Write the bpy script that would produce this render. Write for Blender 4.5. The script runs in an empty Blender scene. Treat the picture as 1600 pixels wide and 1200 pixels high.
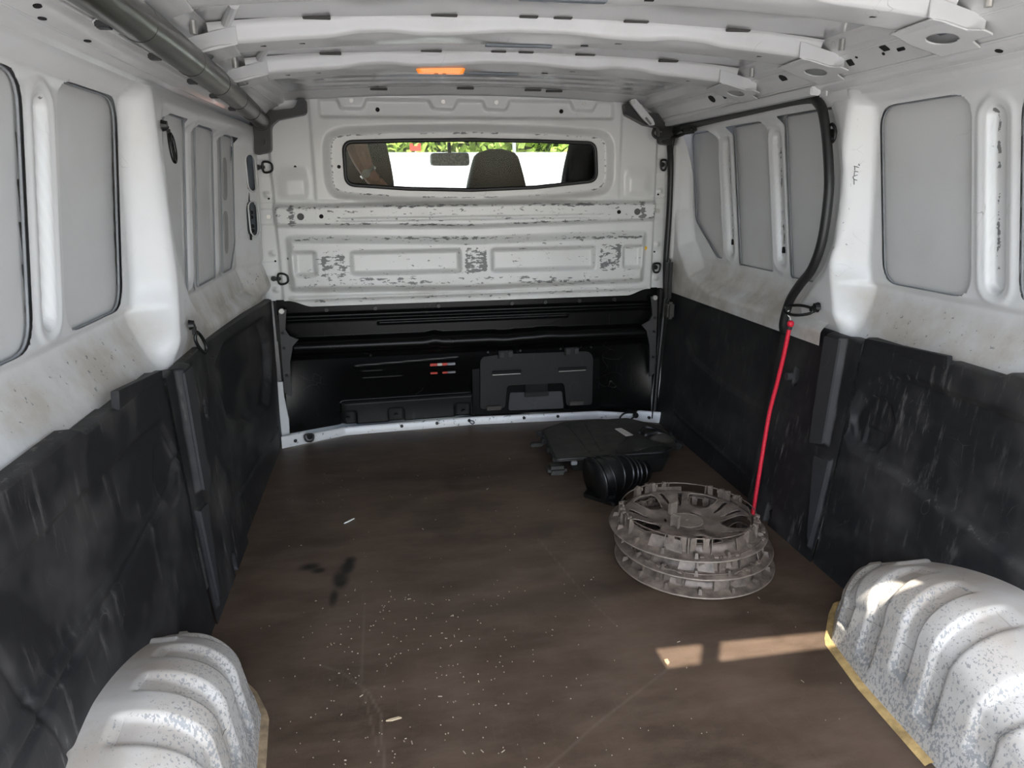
import bpy, bmesh, math, random
import numpy as np
from mathutils import Vector, Matrix
from math import radians, sin, cos, pi
random.seed(7); rng = np.random.RandomState(7)
scene = bpy.context.scene
COL = scene.collection

# ------------------------------------------------------------------ camera
CAM = Vector((-.348, -2.845, 1.0)); FPX = 1109.0
def _basis():
    y, p, a = radians(9.891), radians(15.589), radians(-.482)
    F = Vector((sin(y)*cos(p), cos(y)*cos(p), -sin(p)))
    R0 = Vector((cos(y), -sin(y), 0)); U0 = R0.cross(F)
    return F, R0*cos(a)+U0*sin(a), U0*cos(a)-R0*sin(a)
CF, CR, CU = _basis()
cam = bpy.data.cameras.new('camera'); cam_o = bpy.data.objects.new('camera', cam); COL.objects.link(cam_o)
M = Matrix((CR, CU, -CF)).transposed().to_4x4(); M.translation = CAM; cam_o.matrix_world = M
cam.sensor_fit = 'HORIZONTAL'; cam.sensor_width = 36.0; cam.lens = 36.0*FPX/1600.0
cam.clip_start = .02; cam.clip_end = 300
scene.camera = cam_o

# ------------------------------------------------------------------ light
scene.view_settings.view_transform = 'Standard'; scene.view_settings.look = 'None'
scene.view_settings.gamma = 1.0; scene.view_settings.use_curve_mapping = False
scene.view_settings.exposure = 0.18
w = bpy.data.worlds.new('world'); scene.world = w; w.use_nodes = True
nt = w.node_tree; nt.nodes.clear()
sky = nt.nodes.new('ShaderNodeTexSky'); sky.sky_type = 'NISHITA'; sky.sun_disc = False
sky.sun_elevation = radians(59); sky.sun_rotation = radians(180); sky.air_density = 1.0; sky.dust_density = 2.5; sky.ozone_density = 1.0
hs = nt.nodes.new('ShaderNodeHueSaturation'); hs.inputs['Saturation'].default_value = .85
bg = nt.nodes.new('ShaderNodeBackground'); bg.inputs['Strength'].default_value = 1.0
wo = nt.nodes.new('ShaderNodeOutputWorld')
nt.links.new(sky.outputs[0], hs.inputs['Color']); nt.links.new(hs.outputs[0], bg.inputs['Color']); nt.links.new(bg.outputs[0], wo.inputs[0])
sun = bpy.data.lights.new('sun', 'SUN'); sun.energy = 15.0; sun.angle = radians(.55); sun.color = (1, .94, .86)
sun_o = bpy.data.objects.new('sun', sun); COL.objects.link(sun_o)
sun_o.rotation_euler = Vector((0.0, .6, -1.0)).to_track_quat('-Z', 'Y').to_euler()
sun_o.location = (0, -8, 9)
cy = scene.cycles
try:
    cy.use_denoising = True; cy.max_bounces = 14; cy.diffuse_bounces = 8; cy.glossy_bounces = 5; cy.transparent_max_bounces = 12
    cy.caustics_reflective = False; cy.caustics_refractive = False; cy.sample_clamp_indirect = 6
except Exception: pass

# ------------------------------------------------------------------ materials
def mat(name):
    m = bpy.data.materials.new(name); m.use_nodes = True
    n = m.node_tree; b = n.nodes['Principled BSDF']
    return m, n, b
def nd(n, t, **kw):
    x = n.nodes.new(t)
    for k, v in kw.items():
        if k in x.inputs: x.inputs[k].default_value = v
        else: setattr(x, k, v)
    return x
def lk(n, a, b): n.links.new(a, b)
def coords(n, scale=(1,1,1)):
    tc = nd(n, 'ShaderNodeTexCoord'); mp = nd(n, 'ShaderNodeMapping'); mp.inputs['Scale'].default_value = scale
    lk(n, tc.outputs['Object'], mp.inputs[0]); return mp.outputs[0]
def noise(n, vec, scale, detail=4, rough=.6):
    t = nd(n, 'ShaderNodeTexNoise'); t.inputs['Scale'].default_value = scale; t.inputs['Detail'].default_value = detail; t.inputs['Roughness'].default_value = rough
    lk(n, vec, t.inputs['Vector']); return t.outputs[0]
def mathn(n, op, a, b=None, c=None):
    x = nd(n, 'ShaderNodeMath'); x.operation = op
    for i, v in enumerate((a, b, c)):
        if v is None: continue
        if isinstance(v, (int, float)): x.inputs[i].default_value = v
        else: lk(n, v, x.inputs[i])
    return x.outputs[0]
def ramp(n, v, lo, hi):
    x = nd(n, 'ShaderNodeMapRange'); x.inputs['From Min'].default_value = lo; x.inputs['From Max'].default_value = hi; x.clamp = True
    lk(n, v, x.inputs[0]); return x.outputs[0]
def mix(n, f, a, b):
    x = nd(n, 'ShaderNodeMix'); x.data_type = 'RGBA'
    if isinstance(f, (int, float)): x.inputs[0].default_value = f
    else: lk(n, f, x.inputs[0])
    for i, v in ((6, a), (7, b)):
        if isinstance(v, tuple): x.inputs[i].default_value = (*v, 1)
        else: lk(n, v, x.inputs[i])
    return x.outputs[2]
def attr(n, name):
    a = nd(n, 'ShaderNodeAttribute'); a.attribute_name = name; return a.outputs['Fac']
def bump(n, b, h, strength=.3, dist=.002):
    x = nd(n, 'ShaderNodeBump'); x.inputs['Strength'].default_value = strength; x.inputs['Distance'].default_value = dist
    lk(n, h, x.inputs['Height']); lk(n, x.outputs[0], b.inputs['Normal'])
def plain(name, col, rough=.5, metal=0.0, spec=.5, vary=.12, scale=12):
    m, n, b = mat(name); v = coords(n); ns = noise(n, v, scale)
    f = ramp(n, ns, .3, .7)
    dark = tuple(c*(1-vary*1.6) for c in col); lite = tuple(min(1, c*(1+vary)) for c in col)
    lk(n, mix(n, f, dark, lite), b.inputs['Base Color'])
    b.inputs['Roughness'].default_value = rough; b.inputs['Metallic'].default_value = metal
    b.inputs['Specular IOR Level'].default_value = spec
    return m
def paint(name, base, primer=(.17,.175,.17), rough=.34, fleck=0.0, stretch=(1,1,1), scale=55, dirtcol=(.36,.31,.24), scratch=.35, clear=.25, stain=.25):
    """van paint; the mesh attribute 'wear' thins it to the primer, 'dirt' browns it"""
    m, n, b = mat(name)
    v = coords(n); vs = coords(n, stretch)
    wr = attr(n, 'wear'); dr = attr(n, 'dirt')
    n1 = noise(n, vs, scale, 6, .65); n2 = noise(n, v, 7, 5, .6); n3 = noise(n, v, 2.3, 3, .5)
    s = mathn(n, 'MULTIPLY_ADD', wr, .42, n1); s = mathn(n, 'MULTIPLY_ADD', n2, .16, s); s = mathn(n, 'ADD', s, fleck)
    chip = ramp(n, s, .845, .86)
    # thin random scratches
    vo = nd(n, 'ShaderNodeTexVoronoi'); vo.feature = 'DISTANCE_TO_EDGE'; vo.inputs['Scale'].default_value = 9
    warp = nd(n, 'ShaderNodeTexNoise'); warp.inputs['Scale'].default_value = 5; lk(n, v, warp.inputs['Vector'])
    add = nd(n, 'ShaderNodeVectorMath'); add.operation = 'MULTIPLY_ADD'; lk(n, warp.outputs['Color'], add.inputs[0]); add.inputs[1].default_value = (.5,.5,.5); lk(n, v, add.inputs[2])
    lk(n, add.outputs[0], vo.inputs['Vector'])
    line = mathn(n, 'SUBTRACT', 1.0, ramp(n, vo.outputs['Distance'], 0.0, .006))
    gate = ramp(n, noise(n, v, 11, 2, .5), .60, .68)
    line = mathn(n, 'MULTIPLY', mathn(n, 'MULTIPLY', line, gate), scratch)
    lo = tuple(c*.93 for c in base)
    c = mix(n, ramp(n, n3, .35, .65), lo, base)
    dmask = mathn(n, 'MULTIPLY', mathn(n, 'ADD', mathn(n, 'MULTIPLY', dr, ramp(n, n2, .26, .60)), mathn(n, 'MULTIPLY', ramp(n, n2, .52, .75), stain*.4)), .85)
    c = mix(n, dmask, c, dirtcol)
    c = mix(n, line, c, (.20,.19,.18))
    c = mix(n, chip, c, primer)
    lk(n, c, b.inputs['Base Color'])
    lk(n, mathn(n, 'MULTIPLY_ADD', mathn(n, 'MAXIMUM', chip, dmask), .3, rough), b.inputs['Roughness'])
    b.inputs['Coat Weight'].default_value = clear; b.inputs['Coat Roughness'].default_value = .12
    return m
def liner_mat(name, base=(.0125,.0125,.0135), rough=.55, scuff=1.3, spec=.32):
    m, n, b = mat(name); v = coords(n); vs = coords(n, (1, .9, .12)); vd = coords(n, (1, 2.2, 1))
    sc = attr(n, 'wear')
    a = noise(n, vs, 60, 5, .7); g = noise(n, v, 3.2, 4, .6); h = noise(n, v, 5.5, 3, .6)
    f = mathn(n, 'MULTIPLY', ramp(n, a, .56, .78), ramp(n, g, .42, .62))
    f = mathn(n, 'MULTIPLY', mathn(n, 'ADD', f, mathn(n, 'MULTIPLY', ramp(n, h, .45, .75), .25)), scuff)
    f = mathn(n, 'MULTIPLY', f, mathn(n, 'ADD', sc, .35))
    # long loose scratches
    vo = nd(n, 'ShaderNodeTexVoronoi'); vo.feature = 'DISTANCE_TO_EDGE'; vo.inputs['Scale'].default_value = 6
    wp = nd(n, 'ShaderNodeTexNoise'); wp.inputs['Scale'].default_value = 4; lk(n, v, wp.inputs['Vector'])
    add = nd(n, 'ShaderNodeVectorMath'); add.operation = 'MULTIPLY_ADD'; lk(n, wp.outputs['Color'], add.inputs[0]); add.inputs[1].default_value = (.7,.7,.7); lk(n, v, add.inputs[2])
    lk(n, add.outputs[0], vo.inputs['Vector'])
    ln = mathn(n, 'SUBTRACT', 1.0, ramp(n, vo.outputs['Distance'], 0, .004)); gt = ramp(n, noise(n, v, 8, 2, .5), .58, .66)
    f = mathn(n, 'ADD', f, mathn(n, 'MULTIPLY', mathn(n, 'MULTIPLY', ln, gt), .5))
    lk(n, mix(n, f, base, (.15,.14,.13)), b.inputs['Base Color'])
    lk(n, mathn(n, 'MULTIPLY_ADD', f, .15, rough), b.inputs['Roughness'])
    bump(n, b, noise(n, v, 700, 2, .5), .25, .0006)
    b.inputs['Specular IOR Level'].default_value = spec
    return m

WHITE = paint('white_paint', (.66,.665,.66), fleck=-.045, scratch=.65, stain=.35)
BULKW = paint('bulkhead_white_paint', (.70,.705,.69), fleck=.0, stretch=(.40,1,1.0), scale=85, stain=.35)
SKIN = paint('skin_grey_white_paint', (.60,.605,.60), rough=.42, fleck=-.06, clear=.05, stain=.25, scratch=.3)
ROOFM = paint('roof_paint', (.50,.50,.50), rough=.22, fleck=-.06, clear=.6, stain=.1, scratch=.15)
ARCHM = paint('arch_worn_paint', (.60,.585,.55), primer=(.27,.27,.26), fleck=.005, stretch=(1,.7,.45), scale=260, scratch=.8, stain=.8, dirtcol=(.38,.32,.25))
LINER = liner_mat('black_liner_plastic')
LINERG = liner_mat('worn_grey_liner_plastic', (.034,.034,.036), .6, .6)
BLACKP = liner_mat('gloss_black_panel', (.003,.003,.003), .24, .05, .16)
BLACKM = liner_mat('satin_black_panel', (.012,.012,.0115), .5, .3, .25)
RUBBER = plain('black_rubber', (.012,.012,.012), .45)
PLAST = plain('black_plastic', (.014,.014,.013), .4)
PLAST2 = plain('dusty_black_plastic', (.045,.043,.036), .62, vary=.3, scale=20)
DARKHOLE = plain('hole_shade_black', (.004,.004,.004), .9)  # shade inside holes, painted as black on solid discs and plates
CAVITY = plain('cavity_shade_grey', (.16,.18,.20), .5)  # shade inside open cavities put into the colour of the backing
MID_GREY = plain('mid_grey', (.24,.25,.26), .6)
SEAL_Y = plain('yellow_sealant', (.46,.32,.13), .7, vary=.3, scale=30)
ZINC = plain('zinc_bolt', (.55,.54,.50), .35, .8)
BLKMET = plain('black_steel', (.015,.015,.015), .32, .5)
RED = plain('red_cord', (.62,.012,.035), .5, vary=.15, scale=200)
HUBM = plain('dusty_grey_plastic', (.165,.132,.106), .5, .2, vary=.38, scale=26)
HUBE = plain('worn_silver_plastic', (.27,.225,.18), .45, .3, vary=.2, scale=40)
PIPE = plain('olive_black_duct', (.045,.043,.030), .28, .7, vary=.35, scale=9)
FABRIC = plain('dark_seat_vinyl', (.013,.012,.011), .45, vary=.25, scale=30)
FABRICG = plain('grey_seat_fabric', (.045,.040,.036), .8, vary=.35, scale=60)
CABM = plain('cab_grey_trim', (.06,.057,.052), .6)
CONC = plain('pale_concrete', (.36,.355,.345), .85)
WALLM = plain('whitewashed_wall', (.85,.85,.83), .8, vary=.03)
REDP = plain('red_paint', (.60,.05,.03), .5)
PAPER = plain('white_paper', (.62,.58,.52), .7, vary=.05)
def amber():
    m, n, b = mat('amber_lamp_lens'); b.inputs['Base Color'].default_value = (.95,.25,.02,1); b.inputs['Roughness'].default_value = .18
    b.inputs['Transmission Weight'].default_value = .0
    v = coords(n, (1,0,0)); wv = nd(n, 'ShaderNodeTexWave'); wv.inputs['Scale'].default_value = 60; lk(n, v, wv.inputs['Vector'])
    lk(n, mix(n, wv.outputs['Fac'], (1,.22,.02), (1,.33,.05)), b.inputs['Emission Color']); b.inputs['Emission Strength'].default_value = .55
    return m
AMBER = amber()
def glass(name, tint=(.9,.93,.92), ior=1.5):
    m = bpy.data.materials.new(name); m.use_nodes = True; n = m.node_tree; n.nodes.clear()
    t = nd(n, 'ShaderNodeBsdfTransparent'); t.inputs[0].default_value = (*tint, 1)
    g = nd(n, 'ShaderNodeBsdfGlossy'); g.inputs['Roughness'].default_value = .03
    fr = nd(n, 'ShaderNodeFresnel'); fr.inputs['IOR'].default_value = ior
    mx = nd(n, 'ShaderNodeMixShader'); o = nd(n, 'ShaderNodeOutputMaterial')
    lk(n, fr.outputs[0], mx.inputs[0]); lk(n, t.outputs[0], mx.inputs[1]); lk(n, g.outputs[0], mx.inputs[2]); lk(n, mx.outputs[0], o.inputs[0])
    return m
GLASS = glass('window_glass', (.66,.68,.67), 1.2)
def floor_mat():
    m, n, b = mat('brown_phenolic_plywood'); v = coords(n)
    dr = attr(n, 'dirt'); sc = attr(n, 'wear')
    a = noise(n, v, 2.6, 6, .62); a2 = noise(n, coords(n, (1, 2.6, 1)), 5, 5, .7); f = noise(n, v, 260, 3, .7); g = noise(n, coords(n, (1,.12,1)), 90, 3, .6)
    c = mix(n, ramp(n, a, .36, .66), (.044,.029,.0185), (.096,.064,.044))
    c = mix(n, mathn(n, 'MULTIPLY', ramp(n, a2, .42, .70), .55), c, (.14,.100,.073))
    c = mix(n, mathn(n, 'MULTIPLY', ramp(n, f, .45, .75), .25), c, (.10,.075,.055))
    c = mix(n, mathn(n, 'MULTIPLY', ramp(n, g, .60, .72), .25), c, (.11,.088,.068))
    vo = nd(n, 'ShaderNodeTexVoronoi'); vo.feature = 'DISTANCE_TO_EDGE'; vo.inputs['Scale'].default_value = 3.2
    wp = nd(n, 'ShaderNodeTexNoise'); wp.inputs['Scale'].default_value = 2.5; lk(n, v, wp.inputs['Vector'])
    add = nd(n, 'ShaderNodeVectorMath'); add.operation = 'MULTIPLY_ADD'; lk(n, wp.outputs['Color'], add.inputs[0]); add.inputs[1].default_value = (.8,.8,.8); lk(n, v, add.inputs[2])
    lk(n, add.outputs[0], vo.inputs['Vector'])
    ln = mathn(n, 'SUBTRACT', 1.0, ramp(n, vo.outputs['Distance'], 0, .0022)); gt = ramp(n, noise(n, v, 4, 2, .5), .52, .62)
    c = mix(n, mathn(n, 'MULTIPLY', mathn(n, 'MULTIPLY', ln, gt), .06), c, (.17,.13,.10))
    c = mix(n, mathn(n, 'MULTIPLY', sc, .5), c, (.22,.175,.13))
    c = mix(n, mathn(n, 'MULTIPLY', dr, 1.0), c, (.011,.009,.007))
    lk(n, c, b.inputs['Base Color'])
    lk(n, mathn(n, 'MULTIPLY_ADD', ramp(n, a, .3, .7), .14, .40), b.inputs['Roughness'])
    b.inputs['Specular IOR Level'].default_value = .42
    wv = noise(n, v, 420, 2, .5); bump(n, b, wv, .25, .0006)
    return m
FLOORM = floor_mat()

# ------------------------------------------------------------------ helpers
def tag(o, label=None, cat=None, group=None, kind=None):
    if label: o['label'] = label
    if cat: o['category'] = cat
    if group: o['group'] = group
    if kind: o['kind'] = kind
    return o
def empty(name, loc=(0,0,0), label=None, cat=None, group=None, rz=0, kind=None):
    o = bpy.data.objects.new(name, None); COL.objects.link(o); o.location = loc; o.rotation_euler = (0,0,rz); o.empty_display_size = .05
    return tag(o, label, cat, group, kind)
def link(name, me, m, parent=None, smooth=True):
    o = bpy.data.objects.new(name, me); COL.objects.link(o)
    if m is not None and not me.materials: me.materials.append(m)
    if parent: o.parent = parent
    if smooth: me.polygons.foreach_set('use_smooth', np.ones(len(me.polygons), bool))
    return o
def mesh_np(name, V, Fq, attrs=None):
    me = bpy.data.meshes.new(name)
    V = np.asarray(V, float); Fq = np.asarray(Fq, int)
    me.vertices.add(len(V)); me.vertices.foreach_set('co', V.ravel())
    k = Fq.shape[1]
    me.loops.add(Fq.size); me.loops.foreach_set('vertex_index', Fq.ravel())
    me.polygons.add(len(Fq)); me.polygons.foreach_set('loop_start', np.arange(0, Fq.size, k)); me.polygons.foreach_set('loop_total', np.full(len(Fq), k))
    for a, v in (attrs or {}).items():
        at = me.attributes.new(a, 'FLOAT', 'POINT'); at.data.foreach_set('value', np.asarray(v, float).ravel())
    me.update(calc_edges=True); me.validate()
    return me
def grid(name, X, Y, Z, m, parent=None, keep=None, flip=False, attrs=None, smooth=True):
    """2-D arrays of coordinates -> quads; keep = boolean per face"""
    a, b = X.shape
    I = np.arange(a*b).reshape(a, b)
    Fq = np.stack([I[:-1,:-1], I[1:,:-1], I[1:,1:], I[:-1,1:]], -1)
    if flip: Fq = Fq[..., ::-1]
    Fq = Fq.reshape(-1, 4)
    if keep is not None: Fq = Fq[keep.ravel()]
    V = np.stack([X, Y, Z], -1).reshape(-1, 3)
    used = np.unique(Fq); remap = np.zeros(len(V), int); remap[used] = np.arange(len(used))
    at = {k: np.asarray(v).ravel()[used] for k, v in (attrs or {}).items()}
    return link(name, mesh_np(name, V[used], remap[Fq], at), m, parent, smooth)
def S(t): t = np.clip(t, 0, 1); return t*t*(3-2*t)
def polysdf(px, py, poly):
    """signed distance (negative inside) of arrays px,py to a closed polygon"""
    P = np.asarray(poly, float); d = np.full(px.shape, 1e9); s = np.ones(px.shape)
    n = len(P); j = n-1
    for i in range(n):
        ex, ey = P[j]-P[i]; wx = px-P[i,0]; wy = py-P[i,1]
        t = np.clip((wx*ex+wy*ey)/(ex*ex+ey*ey+1e-12), 0, 1)
        d = np.minimum(d, (wx-ex*t)**2+(wy-ey*t)**2)
        c1 = py >= P[i,1]; c2 = py < P[j,1]; c3 = ex*wy > ey*wx
        fl = (c1 & c2 & c3) | (~c1 & ~c2 & ~c3)
        s = np.where(fl, -s, s); j = i
    return s*np.sqrt(d)
def roundpoly(pts, r, n=6):
    out = []; N = len(pts)
    for i in range(N):
        p0, p1, p2 = (np.array(pts[(i+k) % N][:2], float) for k in (-1, 0, 1))
        rr = pts[i][2] if len(pts[i]) > 2 else r
        a = p0-p1; b = p2-p1; la, lb = np.linalg.norm(a), np.linalg.norm(b)
        ang = math.acos(np.clip(a@b/(la*lb), -1, 1)); t = min(rr/math.tan(ang/2), la*.49, lb*.49)
        A = p1+a/la*t; B = p1+b/lb*t
        for k in range(n+1):
            u = k/n; out.append(tuple((1-u)**2*A+2*u*(1-u)*p1+u*u*B))
    return out
def rect(x0, x1, z0, z1, r=.02, n=6): return roundpoly([(x0,z0),(x1,z0),(x1,z1),(x0,z1)], r, n)
def oblong(cx, cz, hw, hh, n=8):
    return [(cx+hw*cos(a), cz+(hh-hw)+hw*sin(a)) for a in np.linspace(0, pi, n)] + [(cx+hw*cos(a), cz-(hh-hw)+hw*sin(a)) for a in np.linspace(pi, 2*pi, n)]
def snap(A, B, poly, h):
    """move grid vertices close to the outline onto it, for clean cut edges"""
    d = polysdf(A, B, poly); e = h*.1
    gx = (polysdf(A+e, B, poly)-d)/e; gy = (polysdf(A, B+e, poly)-d)/e
    m = np.abs(d) < h*.55
    return A-np.where(m, d*gx, 0), B-np.where(m, d*gy, 0)
def centers(A): return (A[:-1,:-1]+A[1:,:-1]+A[1:,1:]+A[:-1,1:])/4
def tube(name, pts, r, m, parent=None, n=8, closed=False, smooth_pts=0, caps=True):
    P = [Vector(p) for p in pts]
    if smooth_pts:
        Q = []
        N = len(P)
        rngi = range(N if closed else N-1)
        for i in rngi:
            a = P[(i-1) % N] if (closed or i > 0) else P[i]; b = P[i]; c = P[(i+1) % N]; d = P[(i+2) % N] if (closed or i < N-2) else c
            for k in range(smooth_pts):
                t = k/smooth_pts
                Q.append(.5*((2*b)+(-a+c)*t+(2*a-5*b+4*c-d)*t*t+(-a+3*b-3*c+d)*t**3))
        if not closed: Q.append(P[-1])
        P = Q
    N = len(P); V = []; F = []
    up = None; rs = r if hasattr(r, '__len__') else [r]*N
    if len(rs) != N: rs = list(np.interp(np.linspace(0, 1, N), np.linspace(0, 1, len(rs)), rs))
    for i in range(N):
        t = (P[(i+1) % N]-P[(i-1) % N]) if closed else (P[min(i+1, N-1)]-P[max(i-1, 0)])
        t.normalize()
        if up is None: up = Vector((0,0,1)) if abs(t.z) < .9 else Vector((1,0,0))
        s = t.cross(up)
        if s.length < 1e-5: s = t.orthogonal()
        s.normalize(); up = s.cross(t).normalized()
        for k in range(n):
            a = 2*pi*k/n; V.append(P[i]+s*cos(a)*rs[i]+up*sin(a)*rs[i])
    for i in range(N if closed else N-1):
        for k in range(n):
            j = (i+1) % N; F.append((i*n+k, i*n+(k+1) % n, j*n+(k+1) % n, j*n+k))
    me = bpy.data.meshes.new(name)
    if caps and not closed: F += [tuple(range(n))[::-1], tuple((N-1)*n+k for k in range(n))]
    me.from_pydata([tuple(v) for v in V], [], F); me.update()
    return link(name, me, m, parent)
def bmo(name, bm, m, parent=None, bevel=0, smooth=False):
    me = bpy.data.meshes.new(name)
    if bevel: bmesh.ops.bevel(bm, geom=bm.edges[:], offset=bevel, segments=2, affect='EDGES', clamp_overlap=True)
    bmesh.ops.recalc_face_normals(bm, faces=bm.faces[:])
    bm.to_mesh(me); bm.free()
    return link(name, me, m, parent, smooth)
def addbox(bm, c, s, rot=None, taper=1.0):
    g = bmesh.ops.create_cube(bm, size=1)['verts']
    for v in g:
        f = taper if v.co.z > 0 else 1
        v.co = Vector((v.co.x*s[0]*f, v.co.y*s[1]*f, v.co.z*s[2]))
        if rot is not None: v.co = rot @ v.co
        v.co += Vector(c)
    return g
def box(name, c, s, m, parent=None, rot=None, bevel=.002, taper=1.0):
    bm = bmesh.new(); addbox(bm, c, s, rot, taper); return bmo(name, bm, m, parent, bevel)
def cyl(name, a, b, r, m, parent=None, n=16, r2=None, bevel=0):
    a, b = Vector(a), Vector(b); d = b-a
    bm = bmesh.new(); bmesh.ops.create_cone(bm, cap_ends=True, segments=n, radius1=r, radius2=r if r2 is None else r2, depth=d.length)
    q = d.to_track_quat('Z', 'Y').to_matrix()
    for v in bm.verts: v.co = q @ v.co + (a+b)/2
    return bmo(name, bm, m, parent, bevel)
def prism(name, poly, fn0, fn1, m, parent=None, bevel=0, smooth=False):
    """closed outline; fn0/fn1 map (u,v) to 3-D for the two faces"""
    bm = bmesh.new(); A = [bm.verts.new(fn0(*p)) for p in poly]; B = [bm.verts.new(fn1(*p)) for p in poly]
    bm.faces.new(A[::-1]); bm.faces.new(B)
    for i in range(len(poly)): bm.faces.new((A[i], A[(i+1) % len(poly)], B[(i+1) % len(poly)], B[i]))
    return bmo(name, bm, m, parent, bevel, smooth)
def copy_tree(o, parent=None):
    c = o.copy(); COL.objects.link(c); c.parent = parent
    for ch in list(o.children): copy_tree(ch, c)
    return c

Y_END = -2.5
# ================================================================== FLOOR
def floor_front(x): return np.interp(np.abs(x), [0, .55, .68, .80], [.085, .055, .0, -.06])
nx, ny = 330, 640
t = np.linspace(0, 1, ny)[:, None]*np.ones((1, nx)); xx = np.linspace(-.85, .85, nx)[None, :]*np.ones((ny, 1))
yy = Y_END + t*(floor_front(xx)-Y_END)
dirt = np.zeros_like(xx); wear = np.zeros_like(xx)
def blot(x, y, rx, ry, a=0):
    u = (xx-x)*cos(a)+(yy-y)*sin(a); v = -(xx-x)*sin(a)+(yy-y)*cos(a)
    return S(1.4-np.sqrt((u/rx)**2+(v/ry)**2)*1.0)
nz = .25*np.sin(xx*90+yy*40)+.2*np.sin(yy*130-xx*60)
for b_ in ((-.60,-1.035,.028,.02), (-.575,-1.06,.02,.015), (-.498,-1.06,.020,.045,-.2), (-.512,-1.12,.022,.045,.1), (-.525,-1.205,.011,.04), (-.49,-1.02,.018,.02)):
    dirt = np.maximum(dirt, blot(*b_)*(1+nz*.4))
dirt = np.maximum(dirt, .35*blot(.1,-1.3,.35,.05,.1)); dirt = np.maximum(dirt, .35*blot(-.1,-.45,.5,.08)); dirt = np.maximum(dirt, .3*blot(.6,-1.0,.22,.3))
def scratch(pts, wdt=.0028, k=1.0):
    global wear
    P = np.array(pts)
    for a, b in zip(P[:-1], P[1:]):
        e = b-a; tt = np.clip(((xx-a[0])*e[0]+(yy-a[1])*e[1])/(e@e), 0, 1)
        d = np.hypot(xx-a[0]-e[0]*tt, yy-a[1]-e[1]*tt); wear = np.maximum(wear, k*S(1.5-d/wdt))
scratch([(-.648,-.372),(-.45,-.43),(-.283,-.444),(-.05,-.42),(.151,-.391)], .003, .45)
scratch([(-.537,-1.471),(-.49,-1.5),(-.433,-1.573),(-.407,-1.643),(-.40,-1.8)], .0025, .5)
scratch([(-.45,-1.2),(-.445,-1.55),(-.41,-1.75)], .0022, .4); scratch([(.05,-1.0),(.10,-1.3),(.14,-1.45)], .0022, .4)
scratch([(-.2,-1.9),(.0,-1.75),(.2,-1.62)], .003, .35)
fl = grid('floor', xx, yy, np.zeros_like(xx), FLOORM, attrs={'dirt': np.clip(dirt, 0, 1), 'wear': wear}); tag(fl, kind='structure')
box('plywood_edge', (0, -1.25, -.012), (1.66, 2.5, .02), plain('plywood_core', (.20,.13,.08), .7), fl, bevel=0)

# ================================================================== WALLS
def yp(z): return -1.10-.045*S((.82-z)/.2)
def xpil(y, z):
    return .822+.022*S((.67-z)/.07)-.034*S((y+1.0)/1.0)+.0*z
REAR_Z = [.57,.606,.616,.715,.738,.75,1.166,1.186,1.208,1.215]
REAR_X = [.857,.857,.866,.918,.924,.912,.880,.874,.836,.832]
FRNT_Z = [.57,.600,.610,.705,.725,.74,1.168,1.186,1.204,1.215]
FRNT_X = [.832,.832,.838,.866,.874,.868,.850,.846,.826,.822]
def smooth_interp(z, Z, X):
    zz = np.linspace(.5, 1.3, 801); v = np.interp(zz, Z, X); k = np.exp(-np.linspace(-2.2, 2.2, 15)**2); k /= k.sum()
    v = np.convolve(np.pad(v, 7, mode='edge'), k, 'valid'); return np.interp(z, zz, v)
def sh(y, z, k): return y-(z-.95)*k            # leaning panels: upright (u,z) frame
def unsh(poly, k): return [(u+(z-.95)*k, z) for u, z in poly]
KR, KL, KD = .12, .24, .19
rear_open = [unsh(rect(-1.470,-1.180,.752,1.182,.055), KR), unsh(rect(-2.03,-1.592,.752,1.176,.055), KR)]
rear_rib = [(-1.532, .96, .19)]
left_open = [unsh(roundpoly([(-.845,.742),(-.845,1.172),(-1.035,1.172,.05),(-1.045,.98),(-1.0,.86,.05),(-.955,.742)], .01), KL), unsh(rect(-.735,-.525,.742,1.168,.012), KL),
             unsh(roundpoly([(-.415,.742),(-.285,.742),(-.215,.82),(-.215,1.165),(-.415,1.165)], .02), KL)]
left_rib = [(-.79, .955, .20), (-.470, .955, .20)]
door_open = [unsh(roundpoly([(-.345,.735),(-.29,.735),(-.115,.865),(-.115,1.19),(-.345,1.19)], .03), KD),
             unsh(rect(-.695,-.465,.727,1.19,.012), KD), unsh(rect(-1.10,-.795,.722,1.195,.012), KD)]
door_rib = [(-.405, .955, .205), (-.745, .955, .205)]
left_bay = roundpoly([(-1.04,1.19),(-1.075,1.10),(-1.09,.95),(-1.075,.84),(-1.02,.74),(-.93,.665),(-.84,.61),(-.70,.604),(.2,.604),(.2,1.192)], .05, 5)
seal_pts = [(-.005,.575),(-.02,.70),(-.03,.90),(-.02,1.08),(.0,1.16),(-.05,1.205),(-.25,1.214),(-.6,1.220),(-.93,1.222),(-1.01,1.205),(-1.05,1.15),(-1.09,1.03),(-1.10,.95),(-1.092,.85),(-1.06,.775),(-1.01,.725),(-.965,.67),(-.945,.60),(-.94,.575)]
def ribs(u, z, lst, X, wear):
    for cu, cz, hh in lst:
        d = polysdf(u, z, oblong(cu, cz, .026, hh)); X = X+.019*S(-d/.010)
        X = X-.004*np.exp(-((d-.016)/.008)**2)
        wear = np.maximum(wear, .74*np.exp(-((u-cu-.011)/.006)**2)*(d < .002)*(.45+.55*np.abs(np.sin(z*17+u*9)))+.12*(d < 0))
    return X, wear
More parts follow.
